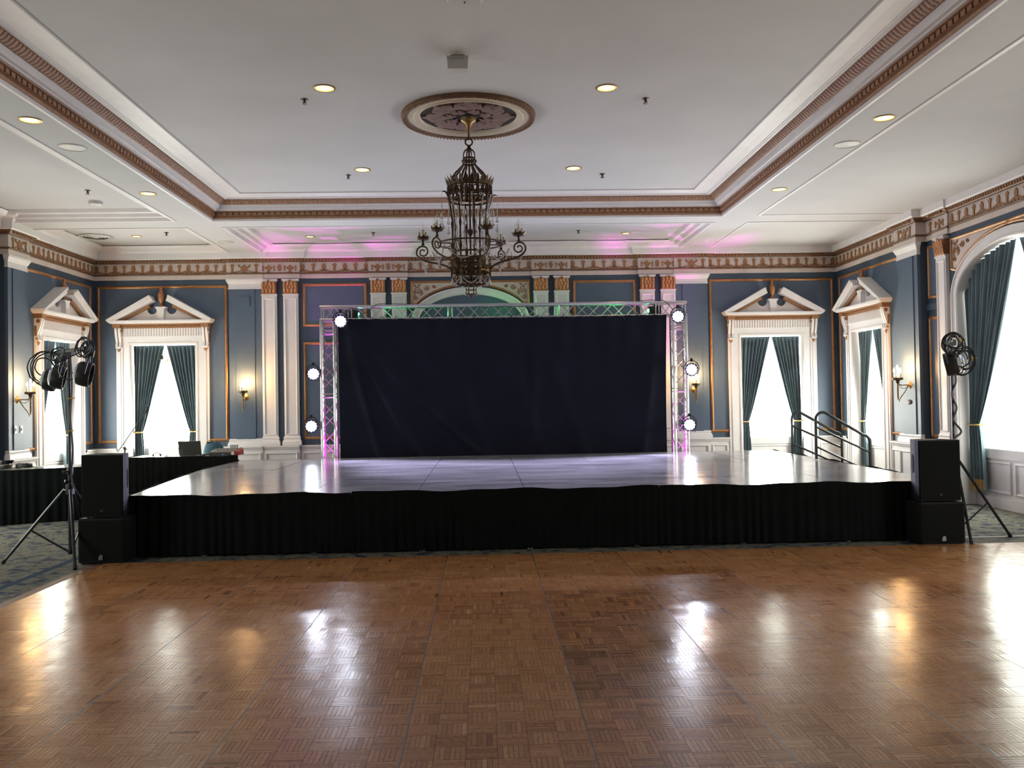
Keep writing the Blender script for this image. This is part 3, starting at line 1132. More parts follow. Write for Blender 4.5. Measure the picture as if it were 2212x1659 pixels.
def drape_parts(W, ztop, zbot, ztie, wt, wb, nf, s, ph):
    zt0 = ztop(0)

    def wid(z):
        if z > ztie:
            return wt + (W - wt) * ((z - ztie) / (zt0 - ztie)) ** .88
        t = (ztie - z) / (ztie - zbot)
        return wt + (wb - wt) * t ** .6

    def fn(u, v):
        xt = W * (1 - u)
        zt = ztop(xt)
        z = zbot + (zt - zbot) * (1 - v)
        w = wid(z)
        k = min(1, w / W)
        x = W - u * w * (1 if z > ztie else 1) + .006 * math.sin(9 * u + 3 * v)
        # below the spring of an arch the outer edge hangs straight down
        lim = W
        x = min(x, lim - .004)
        amp = .020 + .022 * k
        y = .12 + amp * math.sin(2 * PI * nf * u + ph + .6 * math.sin(5 * v)) + .012 * math.sin(2 * PI * nf * .37 * u + 4 * v + ph)
        if z > ztie:
            y += .03 * (1 - k) * math.sin(PI * u)
        return (s * x, y, z)

    cloth = MB().grid(nf * 10, 44, fn).mesh('drape', M['drape'], 180)
    ring = MB()
    pts = [(s * (W - .0), .17, ztie + .03)]
    for i in range(13):
        a = PI * i / 12
        pts.append((s * (W - wt * .5 - wt * .62 * math.cos(PI - a) * -1 if False else W - wt * .5 + wt * .62 * math.cos(a)), .12 - .065 * math.sin(a), ztie - .01 * math.sin(a) + .01))
    pts.append((s * (W - wt * 1.12), .17, ztie))
    tie = ring.tube(pts, .012, 6).mesh('tieback', M['tie'], 60)
    band = MB().grid(nf * 6, 1, lambda u, v: (fn(u, .955 + .045 * v)[0], fn(u, .955 + .045 * v)[1] - .004, fn(u, .955 + .045 * v)[2])).mesh('fringe', M['tie'], 180)
    return cloth, tie, band


DW = {}
for s in (-1, 1):
    DW['w', s] = drape_parts(W_HALF - .01, lambda x: W_TOP - .005, .20, 1.15, .15, .20, 8, s, .7 * s)
    DW["arch", s] = drape_parts(A_HALF - .01, lambda x: A_SPR + (A_RISE - .01) * math.sqrt(max(0, 1 - (x / A_HALF) ** 2)) - .005, .22, 1.18, .24, .36, 11, s, 1.1 * s)


def sheer_mesh(W, ztop, mt='sheer'):
    return MB().grid(60, 8, lambda u, v: (-W + 2 * W * u, .245 + .012 * math.sin(u * 60 * .8), .845 + (ztop(-W + 2 * W * u) - .845) * v)).mesh('sheer_curtain', M[mt], 180)


SHM = {'w': sheer_mesh(W_HALF - .005, lambda x: W_TOP - .01), 'arch': sheer_mesh(A_HALF - .005, lambda x: A_SPR + (A_RISE - .015) * math.sqrt(max(0, 1 - (x / A_HALF) ** 2)), 'sheer_arch')}
TAS = MB().lathe([(.006, .10), (.012, .085), (.012, .07), (.020, .06), (.030, .0), (0, .0)], 10).mesh('tassel', M['tie'], 40)


def curtains(kind, wall, x, y, where, tassel_z=None):
    loc = wall.at(x, y, 0)
    sh = inst('sheer_curtain', SHM[kind], None, loc, (0, 0, wall.rz))
    tag(sh, 'white sheer curtain glowing with daylight in the ' + where, 'curtain', 'sheer curtains')
    if tassel_z:
        inst('tassel', TAS, sh, (.01, .19, tassel_z))
        inst('pull_cord', MB().tube([(.01, .19, tassel_z + .1), (.01, .2, tassel_z + .5)], .003, 4).mesh('pull_cord', M['tie']), sh)
    for s in (-1, 1):
        cl, tie, band = DW[kind, s]
        d = inst('drape', cl, None, loc, (0, 0, wall.rz))
        # which side of its window, as one looks at that window from inside the hall
        tag(d, 'teal velvet drape at the %s jamb of the %s' % ('left' if s < 0 else 'right', where), 'drape', 'teal velvet drapes')
        inst('tieback', tie, d)
        inst('fringe', band, d)


for wall, x, where, tz in ((BW, -5.97, 'window behind the laptop', 2.52), (BW, 5.97, 'back window behind the stair railings', None),
                           (LW, -1.34, 'pedimented left wall window', None), (RW, 1.34, 'pedimented right wall window', 2.30)):
    small_window(wall, x)
    curtains('w', wall, x, 0, where, tz)
for wall, s, side in ((RW, 1, 'right'), (LW, -1, 'left')):
    for t, nth in zip(ARCH_T, ('arched window by the %s lighting stand' % side, 'added arched %s window beside dance floor' % side)):  # the second pair is out of view, added to light the hall
        arch_window(wall, s * t)
        curtains('arch', wall, s * t, .12, nth, 2.33)

# ------------------------------------------------------------------ ceiling
XCL, XCR, YCF, YCN = -4.27, 3.92, 13.87, Y_FRONT + 3.1     # coffer opening
bxl0, bxl1 = XL + .02, XCL - .58                            # left side bays
bxr0, bxr1 = XCR + .58, XR - .02
yb0, yb1 = 14.40, BACK - .02
BM = 5.4
ceil = MB()
# soffit beams around the coffer and out to the walls
for x0, x1, y0, y1 in ((bxl1, XCL, YCN - .5, BACK), (XCR, bxr1, YCN - .5, BACK), (XCL, XCR, YCF, yb0), (XL - .1, bxl1, YCF - .02, yb0), (bxr1, XR + .2, YCF - .02, yb0),
                       (XCL, XCR, YCN - .5, YCN), (XL - .1, bxl1, BM - .57, BM), (bxr1, XR + .2, BM - .57, BM), (XL - .1, XR + .2, Y_FRONT, YCN - .5)):
    ceil.box(x0, x1, y0, y1, Z_SOF, 5.1)
C = ceil.build('ceiling', M['ceiling'], smooth=0)
C['kind'] = 'structure'
MB().box(XCL - .1, XCR + .1, YCN - .1, YCF + .1, Z_CEIL, 5.1).build('coffer_panel', M['ceiling'], C, smooth=0)
bays = [(bxl0, bxl1, yb0, yb1), (bxr0, bxr1, yb0, yb1), (XCL, XCR, yb0, yb1), (bxl0 - .1, bxl1, BM, YCF - .02), (bxr0, bxr1 + 0, BM, YCF - .02),
        (bxl0 - .1, bxl1, Y_FRONT, BM - .57), (bxr0, bxr1, Y_FRONT, BM - .57)]
bays = [(a, b, c, d) if b > a else (b, a, c, d) for a, b, c, d in bays]
bays = [(a, b + (.12 if b > 6.5 else 0), c, d) for a, b, c, d in bays]
for x0, x1, y0, y1 in bays:
    MB().box(x0 - .05, x1 + .05, y0 - .05, y1 + .05, Z_BAY + .04, 5.1).build('bay_panel', M['ceiling'], C, smooth=0)
    MB().sweep([(x0, y0), (x0, y1), (x1, y1), (x1, y0)], [(-.012, Z_SOF + .01), (-.012, Z_SOF - .012), (.03, Z_SOF - .012), (.045, Z_SOF + .02), (.06, Z_SOF + .035), (.13, Z_SOF + .04), (.145, Z_SOF + .06), (.17, Z_SOF + .085), (.25, Z_SOF + .09), (.265, Z_SOF + .115), (.30, Z_BAY + .045)], XY, closed=True).build('bay_moulding', M['white'], C)
# coffer mouldings
loop = [(XCL, YCN), (XCL, YCF), (XCR, YCF), (XCR, YCN)]
for mt, nm, prof in (('white', 'coffer_fillet', [(-.03, 4.602), (-.03, 4.585), (.0, 4.585), (.012, 4.60), (.012, 4.625)]),
                     ('brown', 'lower_brown_moulding', [(.0, 4.618), (.02, 4.62), (.03, 4.645), (.022, 4.66), (.022, 4.665), (.045, 4.67), (.045, 4.715), (.08, 4.722), (.085, 4.73)]),
                     ('white', 'coffer_frieze', [(.07, 4.728), (.10, 4.735), (.105, 4.752), (.135, 4.757), (.14, 4.775), (.165, 4.80), (.18, 4.815)]),
                     ('brown', 'upper_brown_moulding', [(.175, 4.81), (.20, 4.812), (.225, 4.825), (.255, 4.850), (.275, 4.868), (.29, 4.875), (.29, 4.885)]),
                     ('white', 'coffer_cove', [(.285, 4.872), (.32, 4.872), (.325, 4.878), (.345, 4.878), (.35, 4.884), (.37, 4.884), (.44, 4.897), (.50, 4.888), (.505, 4.882), (.60, 4.882), (.605, 4.901)])):
    MB().sweep(loop, prof, XY, closed=True).build(nm, M[mt], C)
# dentils: raised teeth along the lower brown moulding
dent = MB()
n = int((XCR - XCL - .1) / .094)
for i in range(n):
    x = XCL + .08 + i * .094
    dent.box(x, x + .066, YCF - .062, YCF - .040, 4.672, 4.714)
n = int((YCF - 2.0) / .094)
for i in range(n):
    y = YCF - .08 - i * .094
    dent.box(XCL + .040, XCL + .062, y - .066, y, 4.672, 4.714)
    dent.box(XCR - .062, XCR - .040, y - .066, y, 4.672, 4.714)
dent.build('dentil_row', M['brown'], C, smooth=0)['kind'] = 'stuff'
# leaf ridges across the upper brown moulding
ridge = MB()
n = int((XCR - XCL - .5) / .06)
for i in range(n):
    x = XCL + .25 + i * .06
    ridge.add([(x, YCF - .20, 4.806), (x + .04, YCF - .20, 4.806), (x + .04, YCF - .275, 4.862), (x, YCF - .275, 4.862), (x + .02, YCF - .24, 4.832)], [(0, 1, 4), (1, 2, 4), (2, 3, 4), (3, 0, 4)])
n = int((YCF - 2.2) / .06)
for i in range(n):
    y = YCF - .25 - i * .06
    for xs, k in ((XCL, 1), (XCR, -1)):
        ridge.add([(xs + k * .20, y, 4.806), (xs + k * .20, y - .04, 4.806), (xs + k * .275, y - .04, 4.862), (xs + k * .275, y, 4.862), (xs + k * .24, y - .02, 4.832)], [(0, 1, 4), (1, 2, 4), (2, 3, 4), (3, 0, 4)])
ridge.build('leaf_ridge_row', M['brown'], C, smooth=0)['kind'] = 'stuff'

# ------------------------------------------------------------------ dance floor
S = 0.9144
FX0, FY1 = -0.418, 9.411
B6 = S / 6


def strips(cells, jitter=True):
    """cells: list of (x, y, vertical, tone); returns one mesh of six tilted strips per cell"""
    n = len(cells)
    c = np.array([(a, b) for a, b, _, _ in cells], float)
    ver = np.array([v for _, _, v, _ in cells], bool)
    tone = np.array([t for _, _, _, t in cells], float)
    gap = .0007
    w = (B6 - .0012) / 6
    L = B6 - .0016
    V = np.zeros((n, 6, 8, 3))
    k = np.arange(6)
    lo = .0006 + k * w + gap / 2
    hi = lo + w - gap
    tilt = rng.normal(0, .00007, (n, 6, 4)) + rng.normal(0, .00012, (n, 1, 4))
    zt = rng.normal(0, .00015, (n, 6, 1)) + tilt
    for j, (a, b) in enumerate(((0, 0), (1, 0), (1, 1), (0, 1))):
        long_ = .0008 + L * b
        short = np.where(a == 0, lo, hi)
        ins = .0005
        sx = short[None, :] + (ins if a == 0 else -ins)
        lx = long_ + (ins if b == 0 else -ins)
        X = np.where(ver[:, None], sx, lx) + c[:, 0:1]
        Y = np.where(ver[:, None], lx, sx) + c[:, 1:2]
        V[:, :, j, 0] = X
        V[:, :, j, 1] = Y
        V[:, :, j, 2] = zt[:, :, j]
        X = np.where(ver[:, None], short[None, :], long_) + c[:, 0:1]
        Y = np.where(ver[:, None], long_, short[None, :]) + c[:, 1:2]
        V[:, :, 4 + j, 0] = X
        V[:, :, 4 + j, 1] = Y
        V[:, :, 4 + j, 2] = -.004
    V = V.reshape(-1, 3)
    m = n * 6
    quad = np.array([(0, 1, 2, 3), (0, 4, 5, 1), (1, 5, 6, 2), (2, 6, 7, 3), (3, 7, 4, 0)])
    Q = np.where(np.repeat(ver, 6)[:, None, None], quad[None], quad[None, :, ::-1])
    F = (np.arange(m)[:, None, None] * 8 + Q).reshape(-1, 4)
    me = bpy.data.meshes.new('parquet_block')
    me.vertices.add(len(V))
    me.vertices.foreach_set('co', V.ravel())
    me.loops.add(F.size)
    me.loops.foreach_set('vertex_index', F.ravel().astype(np.int32))
    me.polygons.add(len(F))
    me.polygons.foreach_set('loop_start', (np.arange(len(F)) * 4).astype(np.int32))
    me.polygons.foreach_set('use_smooth', [False] * len(F))
    me.update(calc_edges=True)
    bt = tone[:, None] + rng.normal(0, .055, (n, 1))
    st = np.clip(bt + rng.normal(0, .10, (n, 6)) + (rng.random((n, 6)) < .05) * rng.normal(0, .22, (n, 6)), 0, 1).reshape(-1)
    at = me.attributes.new('tone', 'FLOAT', 'FACE')
    at.data.foreach_set('value', np.repeat(st, 5).astype(np.float32))
    me.materials.append(M['parquet'])
    return me


df = empty('dance_floor', (0, 0, GZ), label='portable parquet dance floor of oak squares with metal-edged panels', cat='dance floor')
cells_all = []
panel_me = None
for ci in range(-4, 8):
    for ri in range(0, 11):
        x0 = FX0 + ci * S
        y0 = FY1 - (ri + 1) * S
        tone = .50 + random.gauss(0, .075)
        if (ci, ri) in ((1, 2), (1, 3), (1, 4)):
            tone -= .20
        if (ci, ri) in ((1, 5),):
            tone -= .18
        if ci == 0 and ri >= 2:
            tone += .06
        if panel_me is None:
            mb = MB().box(.004, S - .004, .004, S - .004, -.012, -.0025)
            panel_me = mb.mesh('dance_floor_panel', M['rosdark'], 0)
            mb = MB()
            e = .0032
            mb.box(0, e, 0, S, -.012, .0002).box(S - e, S, 0, S, -.012, .0002)
            mb.box(e, S - e, 0, .0016, -.012, -.0002).box(e, S - e, S - .0016, S, -.012, -.0002)
            edge_me = mb.mesh('edge_strip', M['alu_trim'], 0)
        pn = inst('dance_floor_panel', panel_me, df, (x0, y0, -GZ))
        inst('edge_strip', edge_me, pn)
        for i in range(6):
            for j in range(6):
                cells_all.append((x0 + .0032 + i * (S - .0064) / 6, y0 + .0016 + j * (S - .0032) / 6, (i + j) % 2 == 0, tone, pn, x0, y0))


def seen(c):
    v = Vector((c[0] + B6 / 2, c[1] + B6 / 2, -EYE))
    d = v.dot(_f)
    return d > 0 and abs(v.dot(_r2) / d) < 1106 / FPX and v.dot(_u2) / d > -829.5 / FPX


near = sorted([c for c in cells_all if seen(c)], key=lambda c: (c[0]) ** 2 + c[1] ** 2)[:300]
near_ids = set(id(c) for c in near)
for c in near:
    me = strips([(c[0] - c[5], c[1] - c[6], c[2], c[3])])
    inst('parquet_block', me, c[4])
rest = strips([(c[0], c[1], c[2], c[3]) for c in cells_all if id(c) not in near_ids])
rb = inst('parquet_blocks', rest, df, (0, 0, -GZ))
rb['kind'] = 'stuff'
mb = MB()
xa, xb, ya, yb = FX0 - 4 * S, FX0 + 8 * S, FY1 - 11 * S, FY1
for (p, q, r, s_) in (((xa, ya), (xa, yb), (-.13, 0), (-.13, 0)), ((xb, ya), (xb, yb), (.13, 0), (.13, 0))):
    mb.add([(p[0], p[1], .0), (q[0], q[1], .0), (q[0] + s_[0], q[1], GZ + .002), (p[0] + r[0], p[1], GZ + .002)], [(0, 1, 2, 3)])
mb.build('ramp_edge', M['edging'], df, smooth=0, loc=(0, 0, -GZ))
MB().box(xa - .02, xb + .02, yb, yb + .012, GZ, -.001).build('far_edge', M['alu_trim'], df, smooth=0, loc=(0, 0, -GZ))

# ------------------------------------------------------------------ stage
SZ, SY0, SY1 = .655, 9.80, 15.90
SX = [-4.42 + 1.2175 * k for k in range(9)]
st = empty('stage', (.43, 12.9, GZ), label='low wide stage of grey scuffed deck panels behind the dance floor', cat='stage')
SO = Vector((.43, 12.9, GZ))
JY = {0: (9.8, 10.92, 13.42, 15.90), 1: (9.8, 10.92, 13.42, 15.90), 2: (9.8, 10.84, 13.36, 15.90), 3: (9.8, 10.84, 12.2, 14.6, 15.90), 4: (9.8, 10.86, 13.3, 14.55, 15.90), 5: (9.8, 10.86, 13.3, 15.90), 6: (9.8, 10.9, 13.35, 15.90), 7: (9.8, 10.9, 13.35, 15.90)}
for k in range(8):
    ys = JY[k]
    for y0, y1 in zip(ys[:-1], ys[1:]):
        gx, gy = .004, .004
        def lx(y):
            return SX[0] + max(0, (13.3 - y)) / 3.5 * .40 if k == 0 else SX[k]
        dz = random.uniform(-.0012, .0012)
        a, b = lx(y0 + gy) + gx, lx(y1 - gy) + gx
        x1 = SX[k + 1] - gx
        vs = [(a, y0 + gy, SZ - .03 + dz), (x1, y0 + gy, SZ - .03 + dz), (x1, y1 - gy, SZ - .03 + dz), (b, y1 - gy, SZ - .03 + dz)]
        vs += [(x, y, SZ + dz + random.uniform(-.0008, .0008)) for x, y, z in vs]
        vs = [Vector(v) - SO for v in vs]
        MB().add(vs, [(3, 2, 1, 0), (4, 5, 6, 7), (0, 1, 5, 4), (1, 2, 6, 5), (2, 3, 7, 6), (3, 0, 4, 7)]).build('deck_panel', M['stage'], st, smooth=0)
mb = MB()
for k in range(9):
    x = SX[k] + (.4 if k == 0 else 0)
    mb.box(x - .03 if k else x, x + .03, SY0 + .03, SY1, SZ - .12, SZ - .035)
mb.box(SX[0] + .4, SX[8], SY0 + .02, SY0 + .07, SZ - .12, SZ - .035)
mb.box(SX[0], SX[8], SY1 - .06, SY1, SZ - .12, SZ - .035)
mb.build('deck_frame', M['black'], st, smooth=0, loc=-SO)
foot_me = MB().lathe([(.035, 0), (.035, .012), (.012, .02), (.012, .06), (.022, .06), (.022, SZ - .1)], 10).mesh('leg', M['steel'])
for k in range(9):
    for y in (SY0 + .02, 12.2, 14.6, SY1 - .1):
        inst('leg', foot_me, st, Vector((SX[k] + (.42 if k == 0 and y < 12 else .05 if k < 8 else -.04), y, GZ)) - SO)


def skirt(name, label, pts, ztop, zbot, material='black_cloth', amp=.011, wl=.11, hem=.009, flare=.0):
    """pleated cloth hung along a path (x, y)"""
    P = [Vector((a, b)) for a, b in pts]
    Ls = [0]
    for a, b in zip(P[:-1], P[1:]):
        Ls.append(Ls[-1] + (b - a).length)
    tot = Ls[-1]
    nu = max(8, int(tot / .014))

    def fn(u, v):
        d = u * tot
        i = 0
        while i < len(P) - 2 and d > Ls[i + 1]:
            i += 1
        t = (P[i + 1] - P[i]).normalized()
        n = Vector((t.y, -t.x))
        p = P[i] + t * (d - Ls[i])
        ph = d * 2 * PI / wl + 2.6 * math.sin(d * 2.3) + 1.7 * math.sin(d * 5.1 + 1) + 1.2 * math.sin(d * 11.3)
        a = amp * (.35 + .65 * v) * (1 + .4 * math.sin(d * 1.7))
        zt = ztop + hem * (math.sin(d * 4.3) + .6 * math.sin(d * 9.7 + 1))
        q = p + n * (.012 + a * math.sin(ph) + flare * v)
        return (q.x, q.y, zt + (zbot - zt) * v)
    o = MB().grid(nu, 7, fn).build(name, M[material], smooth=180)
    tag(o, label, 'stage skirt' if 'stage' in name else 'table skirt')
    return o


sk_y = SY0 - .03
for a, b, lab in ((-4.03, -1.50, 'black pleated skirt under the left third of the stage front'), (-1.495, 1.965, 'black pleated skirt under the middle of the stage front'), (1.97, 5.33, 'black pleated skirt under the right third of the stage front')):
    skirt('stage_skirt', lab, [(a, sk_y), (b, sk_y)], SZ + .016, GZ + .028, flare=.02)
skirt('stage_skirt', 'black pleated skirt along the left side of the stage', [(SX[0] - .02, SY1), (SX[0] - .02, 13.3), (SX[0] + .375, SY0 + .01)], SZ + .006, GZ + .02)
skirt('stage_skirt', 'black pleated skirt along the right side of the stage', [(SX[8] + .02, SY0 + .01), (SX[8] + .02, SY1)], SZ + .006, GZ + .02)

# stairs at the right side of the stage with two railings
sr = empty('stage_stairs', (SX[8] + .05, 13.9, GZ), label='black steps at the right side of the stage between the railings', cat='stairs')
for i in range(3):
    x = .05 + .27 * i
    MB().box(x, x + .29, -.52, .52, .47 - .155 * i, .50 - .155 * i).build('tread', M['black'], sr, smooth=0)
for y in (-.50, .48):
    m2 = MB()
    m2.bar((.03, y + .01, .56), (.90, y + .01, .06), .02, .09)
    m2.build('stringer', M['black_tube'], sr, smooth=0)


def railing(label, y, x0, x1, zt0, zt1, zb0, zb1):
    r = empty('stair_railing', (x0, y, zb0), label=label, cat='railing', group=None)
    L = x1 - x0
    h0, h1 = zt0 - zb0, zt1 - zb0
    rr_ = .11
    pts = [(0, 0, 0), (0, 0, h0 - rr_)]
    sl = math.atan2(h1 - h0, L)
    for i in range(1, 7):
        a = PI - (PI / 2 - sl * 1.0) * i / 6
        pts.append((rr_ + rr_ * math.cos(a), 0, h0 - rr_ + rr_ * math.sin(a)))
    pts.append((L - .10, 0, h1 + .045))
    for i in range(1, 6):
        a = i / 5
        pts.append((L - .10 + .10 * math.sin(a * PI / 2), 0, h1 + .045 - .11 * (1 - math.cos(a * PI / 2))))
    pts.append((L, 0, zb1 - zb0))
    MB().tube(pts, .0215, 10).build('handrail', M['black_tube'], r)
    for dz in (.225, .53):
        a, b = h0 - dz, h0 - dz + (h1 - h0)
        MB().tube([(0, 0, a), (L, 0, b)], .0165, 8).build('rail', M['black_tube'], r)
    MB().box(-.035, .035, -.03, .03, 0, .012).build('foot_plate', M['steel'], r, smooth=0)
    MB().box(L - .035, L + .035, -.03, .03, zb1 - zb0, zb1 - zb0 + .012).build('foot_plate', M['steel'], r, smooth=0)
    return r


railing('near black tube stair railing sloping down from the stage edge', 13.3, 5.155, 6.0, 1.395, .985, SZ + .003, GZ)
railing('far black tube stair railing, the one closer to the back window', 14.5, 5.21, 6.06, 1.375, .985, SZ + .003, GZ)

# ------------------------------------------------------------------ truss arch
TY, TW = 16.20, .29
TXL, TXR, TZ = -2.865, 3.695, 3.325
tr = empty('truss_arch', (.415, TY, GZ), label='aluminium box truss arch framing the black backdrop behind the stage', cat='truss')
TO = Vector((.415, TY, GZ))


def truss_piece(name, a, b, sec=.25):
    """square box truss from a to b; chords and braces are its pieces"""
    a, b = Vector(a), Vector(b)
    d = (b - a).normalized()
    L = (b - a).length
    if abs(d.z) > .5:
        u, w = Vector((1, 0, 0)), Vector((0, 1, 0))
    else:
        u, w = Vector((0, 0, 1)), Vector((0, 1, 0))
    h = TW / 2 - .025
    p = MB()
    o = None
    for e in (a, b):
        k = 1 if e is a else -1
        q = [e + d * k * .03 + u * h * su + w * h * sw for su, sw in ((-1, -1), (1, -1), (1, 1), (-1, 1))]
        p = MB().tube(q, .012, 6, closed=True)
        if o is None:
            o = p.build(name, M['alu'], tr, loc=-TO)
        else:
            p.build('end_frame', M['alu'], o)
    for su in (-1, 1):
        for sw in (-1, 1):
            MB().tube([a + u * h * su + w * h * sw, b + u * h * su + w * h * sw], .025, 10).build('chord', M['alu'], o)
    n = max(1, round((L - .2) / sec))
    for fi, (fu, fw) in enumerate(((u, w), (w, u))):
        for side in (-1, 1):
            for i in range(n):
                t0, t1 = .1 + (L - .2) * i / n, .1 + (L - .2) * (i + 1) / n
                k = 1 if (i + (side > 0)) % 2 else -1
                p0 = a + d * t0 + fu * h * k + fw * h * side
                p1 = a + d * t1 - fu * h * k + fw * h * side
                MB().tube([p0, p1], .009, 6, cap=False).build('brace', M['alu'], o)
    return o


z1 = TZ - TW / 2
for x in (TXL, TXR):
    truss_piece('tower_section', (x, TY, .05), (x, TY, 1.80))
    truss_piece('tower_section', (x, TY, 1.80), (x, TY, 2.98))
    truss_piece('corner_block', (x, TY, 2.98), (x, TY, TZ - TW / 2 + .005), .3)
    MB().box(x - .3, x + .3, TY - .3 + .12, TY + .3, GZ, GZ + .012).build('base_plate', M['alu'], tr, smooth=0, loc=-TO)
xs = [TXL - TW / 2 + .005, -2.45, -.60, 1.40, 3.28, TXR + TW / 2 - .005]
for a, b in zip(xs[:-1], xs[1:]):
    truss_piece('span_section', (a, TY, TZ), (b, TY, TZ), .235)
# backdrop
def bd(u, v):
    x0 = -2.665 + .02 * v
    x1 = 3.44 - .035 * v - .02 * math.sin(v * 3)
    x = x0 + (x1 - x0) * u
    z = 3.215 - .012 * abs(math.sin(u * PI * 26)) - .02 * math.sin(PI * u) + (SZ - .15 - 3.2) * v
    f = .012 * math.sin(u * 90) * (1 - v) ** 2
    # long slack folds fanning down from the top corners
    for (cx, ang, a, wd) in ((.03, .10, .05, .012), (.04, .22, .045, .014), (.045, .42, .04, .016), (.33, .13, .022, .02), (.52, .10, .018, .02), (.60, -.02, .015, .012), (.62, .14, .014, .02), (.97, -.05, .03, .015), (.14, .05, .02, .02)):
        c = cx + ang * v ** 1.3
        f -= 1.4 * a * min(1, v * 3) * math.exp(-((u - c) / wd) ** 2)
    f += .012 * math.sin(u * 17 + v * 3) * v
    return (x, TY - .165 - .015 + f, z)


tag(MB().grid(260, 60, bd).build('backdrop_curtain', M['backdrop'], smooth=180), 'large black cloth backdrop hung inside the truss arch', 'backdrop')
tie_me = MB().tube([(0, -.03, -.02), (.02, -.05, .02), (.0, -.02, .06), (-.02, .02, .03), (-.05, -.04, -.03)], .006, 5).mesh('tie_strap', M['cable'])
bdo = bpy.data.objects['backdrop_curtain']
for i in range(24):
    inst('tie_strap', tie_me, bdo, (-2.3 + i * .235 + random.uniform(-.05, .05), TY - .155, TZ - TW / 2 + .01), (0, random.uniform(-.6, .6), random.uniform(-1, 1)))

# LED par lights on the truss -------------------------------------------
def led_par(loc, aim, label, lit='led', size=1.0, group='led par lights on the truss'):
    loc = Vector(loc)
    d = (Vector(aim) - loc).normalized()
    m = aim_z(d)
    r = empty('led_par_light', loc, label=label, cat='stage light', group=group)
    r.rotation_euler = m.to_euler()
    k = size
    MB().lathe([(.0, -.16 * k), (.07 * k, -.155 * k), (.085 * k, -.13 * k), (.09 * k, -.06 * k), (.118 * k, -.02 * k), (.122 * k, .03 * k), (.112 * k, .032 * k), (.112 * k, .0), (.108 * k, -.004), (0, -.004)], 24).build('housing', M['black'], r)
    ln = MB().lathe([(0, .006), (.106 * k, .006), (.106 * k, -.002)], 24).build('lens_plate', M['black'], r)
    dots = MB()
    rim = MB()
    for ring, (rad, nn) in enumerate(((0, 1), (.045 * k, 6), (.085 * k, 12))):
        for i in range(nn):
            a = 2 * PI * i / nn
            (rim if ring == 2 else dots).lathe([(.019 * k, .006), (.018 * k, .012), (.010 * k, .018), (0, .020)], 8, (rad * math.cos(a), rad * math.sin(a), 0))
    dots.build('led', M['led'] if lit == 'led' else M[lit], ln, smooth=60)
    rim.build('led', M['ledrim'] if lit == 'led' else M[lit], ln, smooth=60)
    yk = MB()
    pts = [(-.135 * k, 0, -.03)] + [(-.135 * k * math.cos(PI * i / 8), .15 * k * math.sin(PI * i / 8) + .02, -.05) for i in range(9)] + [(.135 * k, 0, -.03)]
    yk.tube(pts, .009, 6)
    yk.build('yoke', M['black'], r)
    MB().box(-.025, .025, .15 * k, .21 * k, -.075, -.025).build('clamp', M['black'], r, smooth=0)
    if 'truss' in group and k == 1:
        MB().tube([(0, .18, -.05), (0, .18, -.34)], .012, 8).build('hook_arm', M['black'], r)
    MB().tube([(0, -.05, -.15 * k), (.03, -.12, -.20 * k), (.10, -.14, -.20 * k), (.13, -.02, -.18 * k), (.08, .12, -.12 * k)], .006, 5).build('power_lead', M['cable'], r)
    return r


CAMP = (0.2, 0.5, 1.2)
for (x, z, lab) in ((-2.595, 3.14, 'lit LED par light at the upper left corner of the truss'), (-3.10, 2.20, 'lit LED par light halfway up the left truss tower'), (-3.15, 1.245, 'lit LED par light low on the left truss tower'),
                    (3.625, 3.145, 'lit LED par light at the upper right corner of the truss'), (3.86, 2.17, 'lit LED par light halfway up the right truss tower'), (3.80, 1.15, 'lit LED par light low on the right truss tower')):
    led_par((x * (.99 if 'upper' in lab else 1), TY - (.46 if 'upper' in lab else .30), z), CAMP, lab)
    d = (Vector((0.3, 10.5, .6)) - Vector((x, TY - .34, z))).normalized()
    lamp('led_beam', 'SPOT', Vector((x, TY - (.46 if 'upper' in lab else .30), z)) + Vector((0, -.09, 0)), LED_SPOT, (.66, .62, 1.0), (.4, 12.4, .4), .06, 56, .8)
# coloured fixtures inside the truss
for x, lab in ((TXL, 'small magenta uplight at the foot of the left truss tower'), (TXR, 'small magenta uplight at the foot of the right truss tower')):
    led_par((x, TY, .20), (x, TY, 3), lab, 'magenta', .6, 'magenta truss uplights')
    lamp('magenta_beam', 'SPOT', (x, TY, .24), 400, (1, .05, .85), (x, TY, 4), .03, 44, .6)
for x, k, lab in ((-2.42, 1, 'small black box light in the left end of the top truss'), (3.25, -1, 'small black box light in the right end of the top truss')):
    b = MB().box(-.11, .11, -.07, .07, -.075, .075).box(-.085, .085, -.08, .08, -.055, .055).build('effect_light', M['black'], smooth=0, loc=(x, TY, TZ - .02))
    tag(b, lab, 'stage light', 'green effect lights in the top truss')
    ln = MB().lathe([(.035, 0), (.035, .012), (.022, .02), (0, .024)], 12, (k * .11, 0, 0), aim_z((k, 0, 0))).build('lens', M['green'], b)
    MB().box(-.012, .012, -.012, .012, .075, .12).build('clamp', M['black'], b, smooth=0)
    lamp('green_beam', 'SPOT', (x + k * .16, TY, TZ - .02), 140, (.04, 1.0, .25), (x + k * 3, TY + .12, TZ + .02), .03, 42, .6)
# feed cables along the truss
def cable(label, pts, r=.007, material='cable', name='cable', cat='cable'):
    P = [Vector(p) for p in pts]
    out = []
    for i in range(len(P) - 1):
        p0, p1, p2, p3 = P[max(i - 1, 0)], P[i], P[i + 1], P[min(i + 2, len(P) - 1)]
        for j in range(6):
            t = j / 6
            out.append(.5 * ((2 * p1) + (p2 - p0) * t + (2 * p0 - 5 * p1 + 4 * p2 - p3) * t * t + (3 * p1 - p0 - 3 * p2 + p3) * t ** 3))
    out.append(P[-1])
    return tag(MB().tube(out, r, 6).build(name, M[material]), label, cat)


